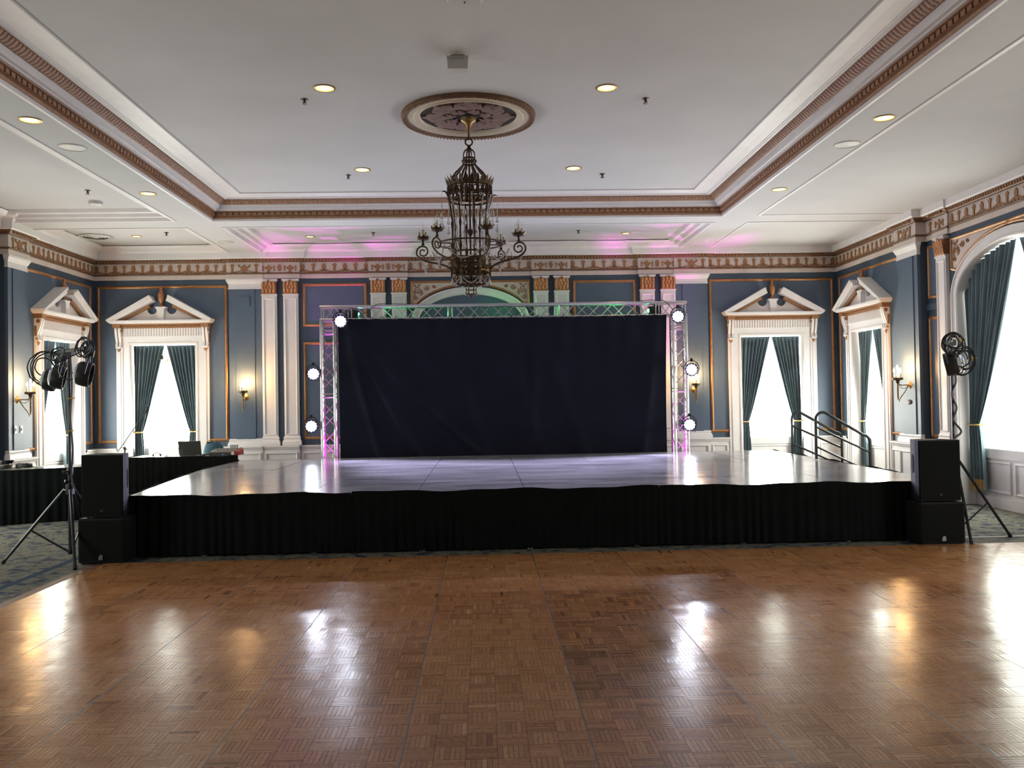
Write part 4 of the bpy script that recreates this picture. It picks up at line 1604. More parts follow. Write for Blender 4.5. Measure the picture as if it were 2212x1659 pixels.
cable('thin black cable looping over the left end of the top truss', [(-2.55, TY - .2, 3.20), (-2.42, TY - .22, 3.40), (-2.2, TY - .18, 3.30), (-2.0, TY - .16, 3.44), (-1.85, TY - .1, 3.49), (-1.2, TY + .05, 3.487)], .006)
cable('thin black cable looping over the right end of the top truss', [(3.55, TY - .2, 3.30), (3.40, TY - .2, 3.46), (3.2, TY - .12, 3.49), (2.9, TY, 3.487)], .006)

# ------------------------------------------------------------------ ceiling medallion and chandelier
HX, HY = -.12, 9.76
md = empty('ceiling_medallion', (HX, HY, Z_CEIL), label='round ceiling medallion of cream mouldings around dark carved leaves', cat='medallion')
MB().lathe([(.755, .01), (.76, -.02), (.75, -.045), (.72, -.052), (.695, -.045), (.69, -.03)], 96).build('rim', M['bead'], md)
nb = MB()
for i in range(110):
    a = 2 * PI * i / 110
    nb.lathe([(0, -.008), (.012, -.004), (.014, .004), (0, .012)], 6, (.738 * math.cos(a), .738 * math.sin(a), -.052), aim_z((0, 0, -1)))
nb.build('bead_row', M['brown'], md)['kind'] = 'stuff'
MB().lathe([(.70, -.028), (.66, -.034), (.63, -.034), (.615, -.05), (.60, -.052), (.575, -.038), (.56, -.03), (.545, -.012), (.54, .03)], 96).build('cream_ring', M['cream'], md)
MB().lathe([(0, -.004), (.56, -.004), (.56, -.001)], 64).build('recess_disc', M['rosdark'], md)


def flat_leaf(L, w, lobes=4, curl=.02):
    """serrated leaf in the x direction, lying under the ceiling"""
    up = []
    for i in range(lobes * 4 + 1):
        t = i / (lobes * 4)
        k = (1, .78, .62, .85)[i % 4]
        up.append((L * t, w * math.sin(PI * min(1, t * .93 + .05)) ** .8 * k))
    pts = up + [(x, -y) for x, y in reversed(up[1:-1])]
    n = len(pts)
    mb = MB()
    top = [(x, y, -.012 - curl * math.sin(PI * x / L) + .35 * abs(y) * .3) for x, y in pts]
    vs = top + [(x, y, 0) for x, y, z in top] + [(L * .5, 0, -.022 - curl)]
    c = len(vs) - 1
    fs = [(i, (i + 1) % n, c) for i in range(n)] + [(i, i + n, (i + 1) % n + n, (i + 1) % n) for i in range(n)]
    return mb.add(vs, fs)


leaf_a = flat_leaf(.33, .10).mesh('carved_leaf', M['roset'], 30)
leaf_b = flat_leaf(.24, .075, 3).mesh('carved_leaf', M['roset'], 30)
leaf_c = flat_leaf(.15, .05, 3).mesh('carved_leaf', M['roset'], 30)
for i in range(8):
    a = 2 * PI * i / 8
    inst('carved_leaf', leaf_a, md, (.20 * math.cos(a), .20 * math.sin(a), -.006), (0, 0, a))
    for k in (-1, 1):
        b = a + k * .26
        inst('carved_leaf', leaf_b, md, (.29 * math.cos(b), .29 * math.sin(b), -.004), (0, 0, b + k * .9))
    b = a + PI / 8
    inst('carved_leaf', leaf_c, md, (.13 * math.cos(b), .13 * math.sin(b), -.012), (0, 0, b))
    inst('carved_leaf', leaf_b, md, (.36 * math.cos(b), .36 * math.sin(b), -.008), (0, 0, b + PI * .5))
    inst('carved_leaf', leaf_c, md, (.17 * math.cos(a), .17 * math.sin(a), -.014), (0, 0, a + .5))

ch = empty('chandelier', (HX, HY, Z_CEIL - .03), label='large bronze cage chandelier with crystal strands and unlit candle bulbs', cat='chandelier')
D = lambda z: z - (Z_CEIL - .03)                     # world height to chandelier height
MB().lathe([(0, D(4.86)), (.09, D(4.865)), (.085, D(4.84)), (.05, D(4.82)), (.035, D(4.79)), (.022, D(4.75)), (.014, D(4.72)), (.0125, D(4.655)), (0, D(4.655))], 20).build('canopy', M['gilt'], ch)
hk = MB()
hk.tube([(.040 * math.cos(2 * PI * i / 16), 0, D(4.598) + .040 * math.sin(2 * PI * i / 16)) for i in range(16)], .0095, 8, closed=True)
hk.tube([(0, .028 * math.cos(2 * PI * i / 12), D(4.655) + .030 * math.sin(2 * PI * i / 12)) for i in range(12)], .007, 6, closed=True)
hk.lathe([(.012, D(4.555)), (.018, D(4.55)), (.02, D(4.535)), (.03, D(4.52)), (.036, D(4.505)), (0, D(4.50))], 12)
hk.build('hook_ring', M['iron'], ch)


def ring(mb, r, z, h, t=.006, n=48):
    mb.lathe([(r - t, D(z)), (r, D(z)), (r, D(z + h)), (r - t, D(z + h)), (r - t, D(z))], n)


dome = MB()
ring(dome, .072, 4.395, .024)
ring(dome, .074, 4.345, .022)
for i in range(8):
    a = 2 * PI * (i + .5) / 8
    ca, sa = math.cos(a), math.sin(a)
    dome.tube([(r * ca, r * sa, D(z)) for r, z in ((.02, 4.52), (.045, 4.505), (.062, 4.48), (.069, 4.45), (.070, 4.40))], .0055, 6)
    dome.lathe([(0, -.012), (.011, -.006), (.011, .006), (0, .012)], 8, (.080 * ca, .080 * sa, D(4.38)))
dome.build('dome_cage', M['iron'], ch)
rib_me = MB().tube([(r, 0, D(z)) for r, z in ((.066, 4.35), (.085, 4.32), (.125, 4.275), (.165, 4.235), (.20, 4.185), (.225, 4.13), (.235, 4.06))], [.008, .010, .011, .012, .012, .011, .010], 6).mesh('shoulder_rib', M['iron'], 40)
for i in range(8):
    inst('shoulder_rib', rib_me, ch, rot=(0, 0, 2 * PI * (i + .5) / 8))
band = MB()
RB = .245
ring(band, RB, 4.070, .024)
ring(band, RB, 3.975, .024)
ring(band, RB - .01, 3.925, .022)
for i in range(24):
    a = 2 * PI * i / 24
    c, s_ = math.cos(a), math.sin(a)
    band.tube([((RB - .004) * math.cos(a + .10 * math.cos(t) * .9), (RB - .004) * math.sin(a + .10 * math.cos(t) * .9), D(4.03) + .030 * math.sin(t)) for t in [2 * PI * k / 10 * .82 for k in range(11)]], .0075, 5)
    band.bar((RB * math.cos(a + .13), RB * math.sin(a + .13), D(3.98)), (RB * math.cos(a + .13), RB * math.sin(a + .13), D(4.085)), .022, .008)
band.build('pierced_band', M['iron'], ch)['kind'] = 'stuff'
leaf = [(-.026, 0), (-.030, .03), (-.020, .055), (-.024, .06), (-.010, .085), (0, .105), (.010, .085), (.024, .06), (.020, .055), (.030, .03), (.026, 0)]
lf = MB()
n = len(leaf)
vs = [(RB + .012 * (z / .1) ** 2 * 2.2 + (.004 if abs(x) > .015 else .010), x, D(4.085) + z) for x, z in leaf]
vs += [(a - .003, b, c) for a, b, c in vs]
lf.add(vs, [tuple(range(n)), tuple(range(2 * n - 1, n - 1, -1))] + [(i, i + n, (i + 1) % n + n, (i + 1) % n) for i in range(n)])
leaf_me = lf.mesh('crown_leaf', M['iron'], 0)
for i in range(26):
    inst('crown_leaf', leaf_me, ch, rot=(0, 0, 2 * PI * i / 26))
horn_me = MB().tube([(RB, 0, D(3.90)), (RB + .01, 0, D(3.96)), (RB + .03, 0, D(4.005)), (RB + .06, 0, D(4.02)), (RB + .085, 0, D(4.012))], [.008, .012, .012, .008, .003], 6).mesh('crown_horn', M['iron'], 40)
for i in range(6):
    inst('crown_horn', horn_me, ch, rot=(0, 0, math.radians(20 + 60 * i)))
RC = .205
bar_me = MB().tube([(RC + .03, 0, D(3.95)), (RC + .012, 0, D(3.80)), (RC, 0, D(3.70)), (RC, 0, D(3.66)), (RC, 0, D(3.60)), (RC, 0, D(3.45)), (RC, 0, D(3.40)), (RC, 0, D(3.34)), (RC, 0, D(3.26))],
                   [.010, .010, .010, .019, .0095, .0095, .020, .012, .010], 8).mesh('cage_bar', M['iron'], 40)
for i in range(8):
    inst('cage_bar', bar_me, ch, rot=(0, 0, 2 * PI * (i + .3) / 8))
MB().tube([(0, 0, D(4.50)), (0, 0, D(3.30))], .011, 8).lathe([(0, D(3.62)), (.03, D(3.60)), (.075, D(3.585)), (.08, D(3.575)), (.03, D(3.56)), (.016, D(3.53)), (0, D(3.50))], 16).build('centre_stem', M['iron'], ch)
hoop = MB()
hoop.tube([(.37 * math.cos(2 * PI * i / 48), .37 * math.sin(2 * PI * i / 48), D(3.44)) for i in range(48)], .0095, 6, closed=True)
ring(hoop, RC + .012, 3.33, .018)
for i in range(8):
    a = 2 * PI * (i + .3) / 8
    hoop.tube([(RC * math.cos(a), RC * math.sin(a), D(3.44)), (.37 * math.cos(a), .37 * math.sin(a), D(3.44))], .006, 5)
hoop.build('hoop', M['iron'], ch)
bk = MB()
RK = .215
for z, h in ((3.25, .028), (3.11, .03), (3.055, .018)):
    ring(bk, RK, z, h, .007)
for i in range(24):
    a = 2 * PI * i / 24
    P_ = lambda da, dz: (RK * math.cos(a + da), RK * math.sin(a + da), D(3.19) + dz)
    bk.tube([P_(.12 * math.cos(t), .05 * math.sin(t)) for t in [2 * PI * k / 10 for k in range(11)]], .008, 5)
    bk.tube([P_(.05 * math.cos(t), .022 * math.sin(t)) for t in [2 * PI * k / 8 for k in range(9)]], .007, 5)
    bk.bar(P_(.13, -.075), P_(.13, .07), .018, .008)
    if i % 3 == 0:
        bk.bar(P_(0, -.13), P_(0, .08), .022, .012)
bk.build('basket_band', M['iron'], ch)['kind'] = 'stuff'
gb = MB()
for i in range(9):
    a = -1.05 + i * .085
    if i < 8:
        for z in (3.125, 3.255):
            b_ = a + .085
            gb.bar(((RK + .006) * math.cos(a), (RK + .006) * math.sin(a), D(z)), ((RK + .006) * math.cos(b_), (RK + .006) * math.sin(b_), D(z)), .006, .018)
    gb.tube([((RK + .004) * math.cos(a + .03 * math.sin(t)), (RK + .004) * math.sin(a + .03 * math.sin(t)), D(3.19) + t / PI * .06) for t in [-PI + PI * k / 5 for k in range(11)]], .0035, 5)
gb.build('gilt_panel', M['gilt'], ch)['label'] = 'bright gilt pierced panel'
bowl_ = MB()
for i in range(16):
    a = 2 * PI * i / 16
    bowl_.tube([(r * math.cos(a + .25 * k_), r * math.sin(a + .25 * k_), D(z)) for k_, (r, z) in enumerate(((.21, 3.06), (.19, 3.01), (.14, 2.98), (.085, 2.97)))], .006, 5)
    bowl_.tube([(r * math.cos(a - .25 * k_), r * math.sin(a - .25 * k_), D(z)) for k_, (r, z) in enumerate(((.21, 3.06), (.19, 3.01), (.14, 2.98), (.085, 2.97)))], .006, 5)
ring(bowl_, .09, 2.965, .014)
bowl_.build('lower_bowl', M['iron'], ch)['kind'] = 'stuff'
fin = MB()
for i in range(6):
    a = 2 * PI * i / 6
    fin.tube([(r * math.cos(a), r * math.sin(a), D(z)) for r, z in ((.085, 2.97), (.062, 2.955), (.055, 2.93), (.055, 2.89), (.07, 2.868))], .0055, 6)
ring(fin, .056, 2.915, .008)
fin.lathe([(.075, D(2.872)), (.07, D(2.862)), (.03, D(2.85)), (.008, D(2.832)), (0, D(2.825))], 16)
fin.build('finial', M['iron'], ch)

arm_pts = [(RK, 0, D(3.14)), (.27, 0, D(3.195)), (.35, 0, D(3.225)), (.44, 0, D(3.245)), (.53, 0, D(3.268)), (.595, 0, D(3.305))]
for t in range(27):                                       # the arm ends in an inward spiral that carries the drip pan
    k = t / 26
    an = -.45 + 2 * PI * 1.42 * k
    r_ = .078 * (1 - .72 * k)
    arm_pts.append((.552 + r_ * math.cos(an), 0, D(3.372) + r_ * math.sin(an)))
arm_mb = MB().tube(arm_pts, [.012, .012, .011, .011, .0105, .0105] + [.0105 - .003 * t / 26 for t in range(27)], 8)
arm_mb.lathe([(0, -.013), (.012, -.006), (.012, .006), (0, .013)], 8, arm_pts[-1])
arm_mb.tube([(.36, 0, D(3.235)), (.33, .0, D(3.27)), (.30, 0, D(3.275)), (.285, 0, D(3.262))], [.007, .006, .005, .003], 6)
arm_mb.lathe([(0, D(3.445)), (.022, D(3.452)), (.010, D(3.475)), (.012, D(3.495)), (.03, D(3.508)), (0, D(3.51))], 12, (.55, 0, 0))
arm_me = arm_mb.mesh('arm', M['iron'], 40)
pan = MB().lathe([(0, D(3.505)), (.035, D(3.505)), (.065, D(3.515)), (.076, D(3.535)), (.072, D(3.538)), (.06, D(3.522)), (0, D(3.515))], 20, (.55, 0, 0))
for i in range(10):
    a = 2 * PI * i / 10
    c, s_ = math.cos(a), math.sin(a)
    pan.add([(.55 + .072 * c - .021 * s_, .072 * s_ + .021 * c, D(3.53)), (.55 + .072 * c + .021 * s_, .072 * s_ - .021 * c, D(3.53)), (.55 + .092 * c, .092 * s_, D(3.556))], [(0, 1, 2)])
pan_me = pan.mesh('drip_pan', M['iron'], 0)
can_me = MB().lathe([(0, 0), (.0125, 0), (.0125, .075), (.010, .08), (0, .08)], 10).mesh('candle', M['candle'], 40)
socket_me = MB().lathe([(.0135, .066), (.0135, .078), (.0, .082)], 10).mesh('candle', M['iron'], 40)
bulb_me = MB().lathe([(.006, .08), (.0095, .092), (.0125, .108), (.011, .125), (.006, .142), (.002, .155), (0, .158)], 10).mesh('bulb', M['bulb'], 60)
for i in range(6):
    ang = math.radians(350 - 60 * i)
    ar = inst('arm', arm_me, ch, rot=(0, 0, ang))
    inst('drip_pan', pan_me, ar)
    for k in range(4):
        if k == 3:
            px, py, h = .55, 0, .035
        else:
            t = 2 * PI * k / 3 + .5
            px, py, h = .55 + .040 * math.cos(t), .040 * math.sin(t), 0
        inst('candle', can_me, ar, (px, py, D(3.515) + h))
        inst('bulb', bulb_me, ar, (px, py, D(3.515) + h))


def beads(pts, r0=.008, step=.016):
    """string of octahedral beads along a polyline"""
    P = [Vector(p) for p in pts]
    mb = MB()
    acc = 0
    for a, b in zip(P[:-1], P[1:]):
        L = (b - a).length
        while acc < L:
            c = a + (b - a) * (acc / L)
            r = r0 * random.uniform(.85, 1.15)
            mb.add([c + Vector(v) * r for v in ((1, 0, 0), (-1, 0, 0), (0, 1, 0), (0, -1, 0), (0, 0, 1), (0, 0, -1))],
                   [(0, 2, 4), (2, 1, 4), (1, 3, 4), (3, 0, 4), (2, 0, 5), (1, 2, 5), (3, 1, 5), (0, 3, 5)])
            acc += step
        acc -= L
    return mb


def drop(mb, c, s=1.0):
    mb.lathe([(0, .0), (.006 * s, -.006 * s), (.004 * s, -.012 * s), (.010 * s, -.03 * s), (.016 * s, -.055 * s), (.012 * s, -.07 * s), (0, -.08 * s)], 6, c)


for i in range(12):                                      # long strands from the crown to the basket
    a = 2 * PI * (i + .2) / 12
    r1 = .20 + .05 * random.random()
    pts = []
    for k in range(9):
        t = k / 8
        r = RB + .015 - .10 * math.sin(PI * t * .9) * .5 + (-.035 * t)
        pts.append((r * math.cos(a + .12 * t), r * math.sin(a + .12 * t), D(3.97 - .50 * t - .03 * random.random())))
    mb = beads(pts, .0115, .0185)
    drop(mb, pts[-1], 1.4)
    mb.build('crystal_strand', M['crystal'], ch, smooth=0)
for i in range(6):                                       # thin threads with long drops from the horns
    a = math.radians(20 + 60 * i)
    c = ((RB + .085) * math.cos(a), (RB + .085) * math.sin(a), D(4.0))
    mb = MB().tube([c, (c[0], c[1], c[2] - .10)], .0015, 4)
    b2 = beads([(c[0], c[1], c[2] - .10), (c[0], c[1], c[2] - .20)], .006, .011)
    mb.add(b2.v, b2.f)
    drop(mb, (c[0], c[1], c[2] - .20), 1.3)
    drop(mb, (c[0], c[1], c[2] - .31), 1.3)
    mb.build('crystal_drop', M['crystal'], ch, smooth=0)
for i in range(6):                                       # swags from arm to arm and under each arm
    a0, a1 = math.radians(350 - 60 * i), math.radians(290 - 60 * i)
    pts = []
    for k in range(13):
        t = k / 12
        p = Vector((.44 * math.cos(a0), .44 * math.sin(a0), 0)).lerp(Vector((.44 * math.cos(a1), .44 * math.sin(a1), 0)), t)
        pts.append((p.x, p.y, D(3.37 - .14 * math.sin(PI * t))))
    beads(pts, .009, .015).build('crystal_swag', M['crystal'], ch, smooth=0)
    pts = [((.46 + .13 * t) * math.cos(a0), (.47 + .10 * t) * math.sin(a0), D(3.33 - .13 * math.sin(PI * t) ** .8)) for t in [k / 10 for k in range(11)]]
    mb = beads(pts, .009, .015)
    drop(mb, pts[5], .9)
    mb.build('crystal_swag', M['crystal'], ch, smooth=0)
    b0, b1 = math.radians(60 * i), math.radians(60 * i + 60)
    pts = [(.21 * math.cos(b0 + (b1 - b0) * t), .21 * math.sin(b0 + (b1 - b0) * t), D(3.06 - .08 * math.sin(PI * t))) for t in [k / 10 for k in range(11)]]
    mb = beads(pts, .0085, .014)
    drop(mb, pts[0], 1.1)
    mb.build('crystal_swag', M['crystal'], ch, smooth=0)

# ------------------------------------------------------------------ wall sconces
def sconce(wall, x, y, label):
    s = empty('wall_sconce', wall.at(x, y, 1.80), wall.rz, label, 'sconce', 'lit candle sconces on the blue pilasters')
    MB().lathe([(0, .05), (.015, .045), (.03, .03), (.05, .022), (.065, .012), (.068, 0), (0, 0)], 20, (0, 0, 0), aim_z((0, -1, 0))).build('backplate', M['gilt'], s)
    am = MB().tube([(0, -.04, 0), (0, -.10, .005), (0, -.16, 0), (0, -.21, .02), (0, -.225, .05)], .009, 8)
    am.tube([(0, -.05, -.01), (0, -.10, -.05), (0, -.15, -.05), (0, -.19, -.02), (0, -.20, .02)], .005, 6)
    am.tube([(0, -.05, -.02), (0, -.10, -.10), (0, -.17, -.19), (0, -.20, -.24), (0, -.205, -.27)], .008, 6)
    am.build('arm', M['gilt'], s)
    tw = MB()
    for k in (0, PI):
        tw.tube([(.008 * math.cos(t * 9 * PI + k), -.225 + .008 * math.sin(t * 9 * PI + k), .03 - .24 * t) for t in [i / 40 for i in range(41)]], .0075, 6)
    tw.lathe([(0, -.24), (.01, -.235), (.014, -.22), (.008, -.20), (0, -.2)], 10, (0, -.225, 0))
    tw.build('twisted_drop', M['gilt'], s)
    MB().lathe([(.012, .03), (.03, .045), (.028, .07), (.05, .085), (.085, .09), (.088, .125), (.08, .125), (.078, .10), (0, .095)], 20, (0, -.225, 0)).build('cup', M['iron'], s)
    for k in range(4):
        a = 2 * PI * k / 3 + .4
        px, py, h = (0, -.225, .05) if k == 3 else (.052 * math.cos(a), -.225 + .052 * math.sin(a), 0)
        inst('candle', can_me, s, (px, py, .095 + h), scale=(1.1, 1.1, 1.3))
        inst('bulb', flame_me, s, (px, py, .095 + h + .023), scale=(1.25, 1.25, 1.1))
    p = wall.at(x, y - .24, 2.10)
    lamp('sconce_glow', 'POINT', p, SCONCE_W, (1.0, .54, .20), size=.06)


flame_me = MB().lathe([(.006, .08), (.0095, .092), (.0125, .108), (.011, .125), (.006, .142), (.002, .155), (0, .158)], 10).mesh('bulb', M['flame'], 60)
sconce(BW, -4.375, -.05, 'lit brass candle sconce on the back wall pilaster left of the truss')
sconce(BW, 4.375, -.05, 'lit brass candle sconce on the back wall pilaster right of the truss')
sconce(RW, 3.0, -.05, 'lit brass candle sconce on the right side wall')
sconce(LW, -2.87, -.05, 'lit brass candle sconce on the left side wall')
# small fittings on the walls
tag(MB().box(-.085, .085, -.012, 0, -.10, .10).box(-.075, .075, -.017, -.012, -.09, .09).build('cover_plate', M['blue'], smooth=0, loc=BW.at(-4.36, -.064, 3.66)), 'square blue painted cover plate high on the left back pilaster', 'wall plate')
for x, l in ((-2.93, 'white light switch plate below the left wall sconce, nearer the hall'), (-2.76, 'white light switch plate below the left wall sconce, nearer the corner')):
    w_ = empty('switch_plate', LW.at(x, -.064 if x < -2.74 else -.05, 1.325), LW.rz, l, 'switch')
    MB().box(-.036, .036, -.008, 0, -.058, .058).build('plate', M['plastic'], w_, smooth=0)
    MB().box(-.012, .012, -.016, -.008, -.025, .025).build('rocker', M['greyplastic'], w_, smooth=0)
w_ = empty('wall_sensor', RW.at(2.96, -.064, 1.52), RW.rz, 'small dark oval fitting below the right wall sconce', 'wall plate')
MB().lathe([(.075, 0), (.072, .014), (.05, .02), (0, .021)], 20, (0, 0, 0), Matrix(((1, 0, 0), (0, 0, -1), (0, .55, 0)))).build('plate', M['iron'], w_)
MB().lathe([(.025, .018), (.022, .028), (0, .03)], 14, (0, 0, 0), Matrix(((1, 0, 0), (0, 0, -1), (0, 1, 0)))).build('button', M['greyplastic'], w_)

# ------------------------------------------------------------------ fittings of the ceiling
def downlight(x, y, z, label, lit=True, r=.098):
    d = empty('downlight', (x, y, z), label=label, cat='ceiling light', group='recessed ceiling downlights')
    MB().lathe([(r - .004, .002), (r + .012, .001), (r + .014, -.006), (r + .002, -.010), (r - .004, -.006)], 32).build('trim_ring', M['gilt'], d)
    MB().lathe([(r - .004, -.005), (r - .01, .0)], 32).lathe([(r - .004, -.006), (r * .82, -.002), (r * .78, -.001)], 32).build('reflector', M['reflector'], d, smooth=60)
    MB().lathe([(r * .79, -.002), (r * .4, -.004), (0, -.005)], 32).build('bulb_face', M['downlamp'], d, smooth=60)
    lamp('downlight_beam', 'SPOT', (x, y, z - .03), DOWN_W, (1, .66, .32), (x, y, 0), .06, 110, .7)


for x, y, l in ((-1.58, 8.87, 'downlight in the coffered ceiling, left one of the nearer pair'), (1.33, 8.90, 'downlight in the coffered ceiling, right one of the nearer pair'),
                (-1.63, 12.01, 'downlight in the coffered ceiling, left one of the farther pair'), (1.31, 12.02, 'downlight in the coffered ceiling, right one of the farther pair')):
    downlight(x, y, Z_CEIL, l)
for x, y, l in ((-4.56, 8.90, 'downlight in the left ceiling beam, the nearer of its two'), (-4.58, 12.04, 'downlight in the left ceiling beam, the farther of its two'),
                (4.30, 9.0, 'downlight in the right ceiling beam, the nearer of its two'), (4.25, 12.12, 'downlight in the right ceiling beam, the farther of its two')):
    downlight(x, y, Z_SOF, l)
ZB = Z_BAY + .04
for x, y, l in ((-6.22, 15.8, 'downlight in the left corner bay beside a round vent'), (2.70, 16.0, 'downlight in the back bay above the right half of the truss'),
                (-3.15, 16.0, 'downlight in the back bay above the left truss tower'), (5.83, 15.9, 'downlight in the right corner bay beside a round vent')):
    downlight(x, y, ZB, l, r=.075)


def sprinkler(x, y, z, label):
    s = empty('sprinkler', (x, y, z), label=label, cat='sprinkler', group='pendent ceiling sprinklers')
    s.scale = (.9, .9, .8)
    MB().lathe([(.045, 0), (.04, -.008), (.015, -.012), (.012, -.05), (0, -.05)], 16).build('escutcheon', M['iron'], s)
    f = MB()
    f.tube([(-.012, 0, -.03), (-.018, 0, -.045), (-.010, 0, -.066)], .0035, 5).tube([(.012, 0, -.03), (.018, 0, -.045), (.010, 0, -.066)], .0035, 5)
    f.build('frame', M['iron'], s)
    MB().lathe([(0, -.064), (.030, -.066), (.032, -.070), (0, -.071)], 14).build('deflector', M['iron'], s)


for x, y, z, l in ((-1.85, 9.2, Z_CEIL, 'sprinkler left of the nearer left coffer downlight'), (1.80, 9.23, Z_CEIL, 'sprinkler right of the nearer right coffer downlight'),
                   (-1.87, 12.3, Z_CEIL, 'sprinkler left of the farther left coffer downlight'), (1.76, 12.35, Z_CEIL, 'sprinkler right of the farther right coffer downlight'),
                   (5.38, 9.4, ZB, 'sprinkler in the right side bay above the arched window'), (-5.56, 12.4, ZB, 'sprinkler in the left side bay near the smoke detector'),
                   (5.33, 12.5, ZB, 'sprinkler in the right side bay near the smoke detector'), (-5.58, 15.5, ZB, 'sprinkler in the left corner bay'),
                   (-1.95, 15.7, ZB, 'sprinkler in the back bay left of the chandelier'), (1.78, 15.7, ZB, 'sprinkler in the back bay right of the chandelier'), (5.40, 15.65, ZB, 'sprinkler in the right corner bay')):
    sprinkler(x, y, z, l)
for x, y, l in ((-5.76, 13.1, 'round smoke detector in the left ceiling bay'), (5.42, 13.2, 'round smoke detector in the right ceiling bay')):
    s = empty('smoke_detector', (x, y, ZB), label=l, cat='detector')
    MB().lathe([(.095, 0), (.095, -.02), (.085, -.045), (.07, -.052), (0, -.054)], 24).build('housing', M['plastic'], s)
    MB().lathe([(.086, -.022), (.0985, -.022), (.0985, -.030), (.086, -.030)], 24).build('vent_ring', M['greyplastic'], s)
for x, y, l in ((-4.58, 9.85, 'round white speaker grille in the left ceiling beam'), (4.30, 9.95, 'round white speaker grille in the right ceiling beam'), (-4.60, 15.73, 'round white speaker grille in the beam over the left back pilaster')):
    s = empty('ceiling_speaker', (x, y, Z_SOF), label=l, cat='ceiling speaker')
    MB().lathe([(.115, -.004), (.14, -.004), (.145, -.010), (.15, 0)], 32).build('rim', M['plastic'], s)
    MB().lathe([(.118, -.006), (.06, -.012), (0, -.013)], 32).build('grille', M['plastic'], s)
for x, y, l in ((-7.0 + .05, 15.8, 'round air vent with concentric rings in the left corner bay'), (6.52, 15.8, 'round air vent with concentric rings in the right corner bay')):
    s = empty('air_vent', (x, y, ZB), label=l, cat='air vent')
    MB().lathe([(.28, 0), (.30, -.012), (.27, -.02), (.25, -.008), (.25, 0)], 40).build('rim', M['plastic'], s)
    MB().lathe([(.25, -.001), (0, -.001)], 32).build('duct_opening', M['rosdark'], s)
    for r in (.203, .148, .093):
        MB().lathe([(r, -.022), (r + .040, -.006), (r + .040, -.003), (r, -.019), (r, -.022)], 36).build('ring', M['plastic'], s)
    MB().lathe([(.082, -.008), (.04, -.026), (0, -.030)], 24).build('hub', M['plastic'], s)
s = empty('ceiling_sensor', (-.19, 8.05, Z_CEIL), label='boxy white ceiling sensor on a round base in front of the medallion', cat='sensor')
MB().lathe([(.09, 0), (.088, -.012), (.06, -.022), (.06, -.03)], 28).build('base', M['plastic'], s)
mb = MB()
hull = [(-.10, -.075), (.10, -.075), (.095, .05), (-.095, .05)]
mb.add([(x, y, -.026) for x, y in hull] + [(x * .92, y * .95 - .01, -.15) for x, y in hull], [(3, 2, 1, 0), (4, 5, 6, 7), (0, 1, 5, 4), (1, 2, 6, 5), (2, 3, 7, 6), (3, 0, 4, 7)])
mb.build('housing', M['plastic'], s, smooth=0)
MB().box(-.065, .065, -.085, -.076, -.060, -.045).build('window_strip', M['greyplastic'], s, smooth=0)
s = empty('smoke_detector', (-.10, 6.86, Z_CEIL), label='round white ceiling disc at the very top of the picture', cat='detector')
MB().lathe([(.15, 0), (.15, -.02), (.13, -.04), (0, -.045)], 32).build('housing', M['plastic'], s)
MB().lathe([(.006, -.044), (.006, -.052), (0, -.054)], 8).build('test_button', M['rubber'], s)

# ------------------------------------------------------------------ loudspeakers
def pa_top(x0, x1, y, z0, z1, label, taper_side):
    """two-way cabinet narrowing to the back; handle on the side that faces the stage"""
    w = (x1 - x0) / 2
    s = empty('loudspeaker', ((x0 + x1) / 2, y, z0), label=label, cat='loudspeaker', group='loudspeakers in front of the stage')
    h = z1 - z0
    d, t = .34, .065
    out = [(-w, .012), (w, .012), (w, .09), (w - t, d - .02), (w - t - .02, d), (-w + t + .02, d), (-w + t, d - .02), (-w, .09)]
    mb = MB()
    n = len(out)
    mb.add([(x, yy, .0) for x, yy in out] + [(x, yy, h) for x, yy in out], [tuple(range(n - 1, -1, -1)), tuple(range(n, 2 * n))] + [(i, (i + 1) % n, (i + 1) % n + n, i + n) for i in range(n)])
    mb.build('cabinet', M['cabinet'], s, smooth=0)
    MB().grid(14, 10, lambda u, v: ((-w + .012) + (2 * w - .024) * u, -.003 - .009 * math.sin(PI * u) ** .6 * math.sin(PI * v) ** .4, .012 + (h - .024) * v)).box(-w + .012, w - .012, 0, .014, .012, h - .012).build('grille', M['grille'], s, smooth=60)
    k = taper_side
    sl = math.atan2(t, d - .11)
    hd = empty('handle', (k * (w - t * .10 / (d - .11) + .0015), .19, h * .60), k * sl)
    hd.parent = s
    MB().lathe([(.05, 0), (.055, .004), (.05, .008), (.042, .004)], 24, (0, 0, 0), Matrix(((0, 0, k), (.75, 0, 0), (0, 2.0, 0)))).build('handle_rim', M['cabinet'], hd)
    for zc, hh in ((.03, .055), (-.058, .022)):
        MB().prism(ell(0, zc, .025, hh, 16), -.002, .004).build('grip_hole', M['rubber'], hd, smooth=0).rotation_euler = (0, 0, PI / 2)
    MB().box(-.016, .016, -.013, -.004, .055, .085).build('badge', M['rubber'], s, smooth=0)
    for xx in (-w + .05, w - .05):
        MB().lathe([(.015, -.012), (.018, 0)], 10, (xx, .06, 0)).build('foot', M['rubber'], s)
    return s


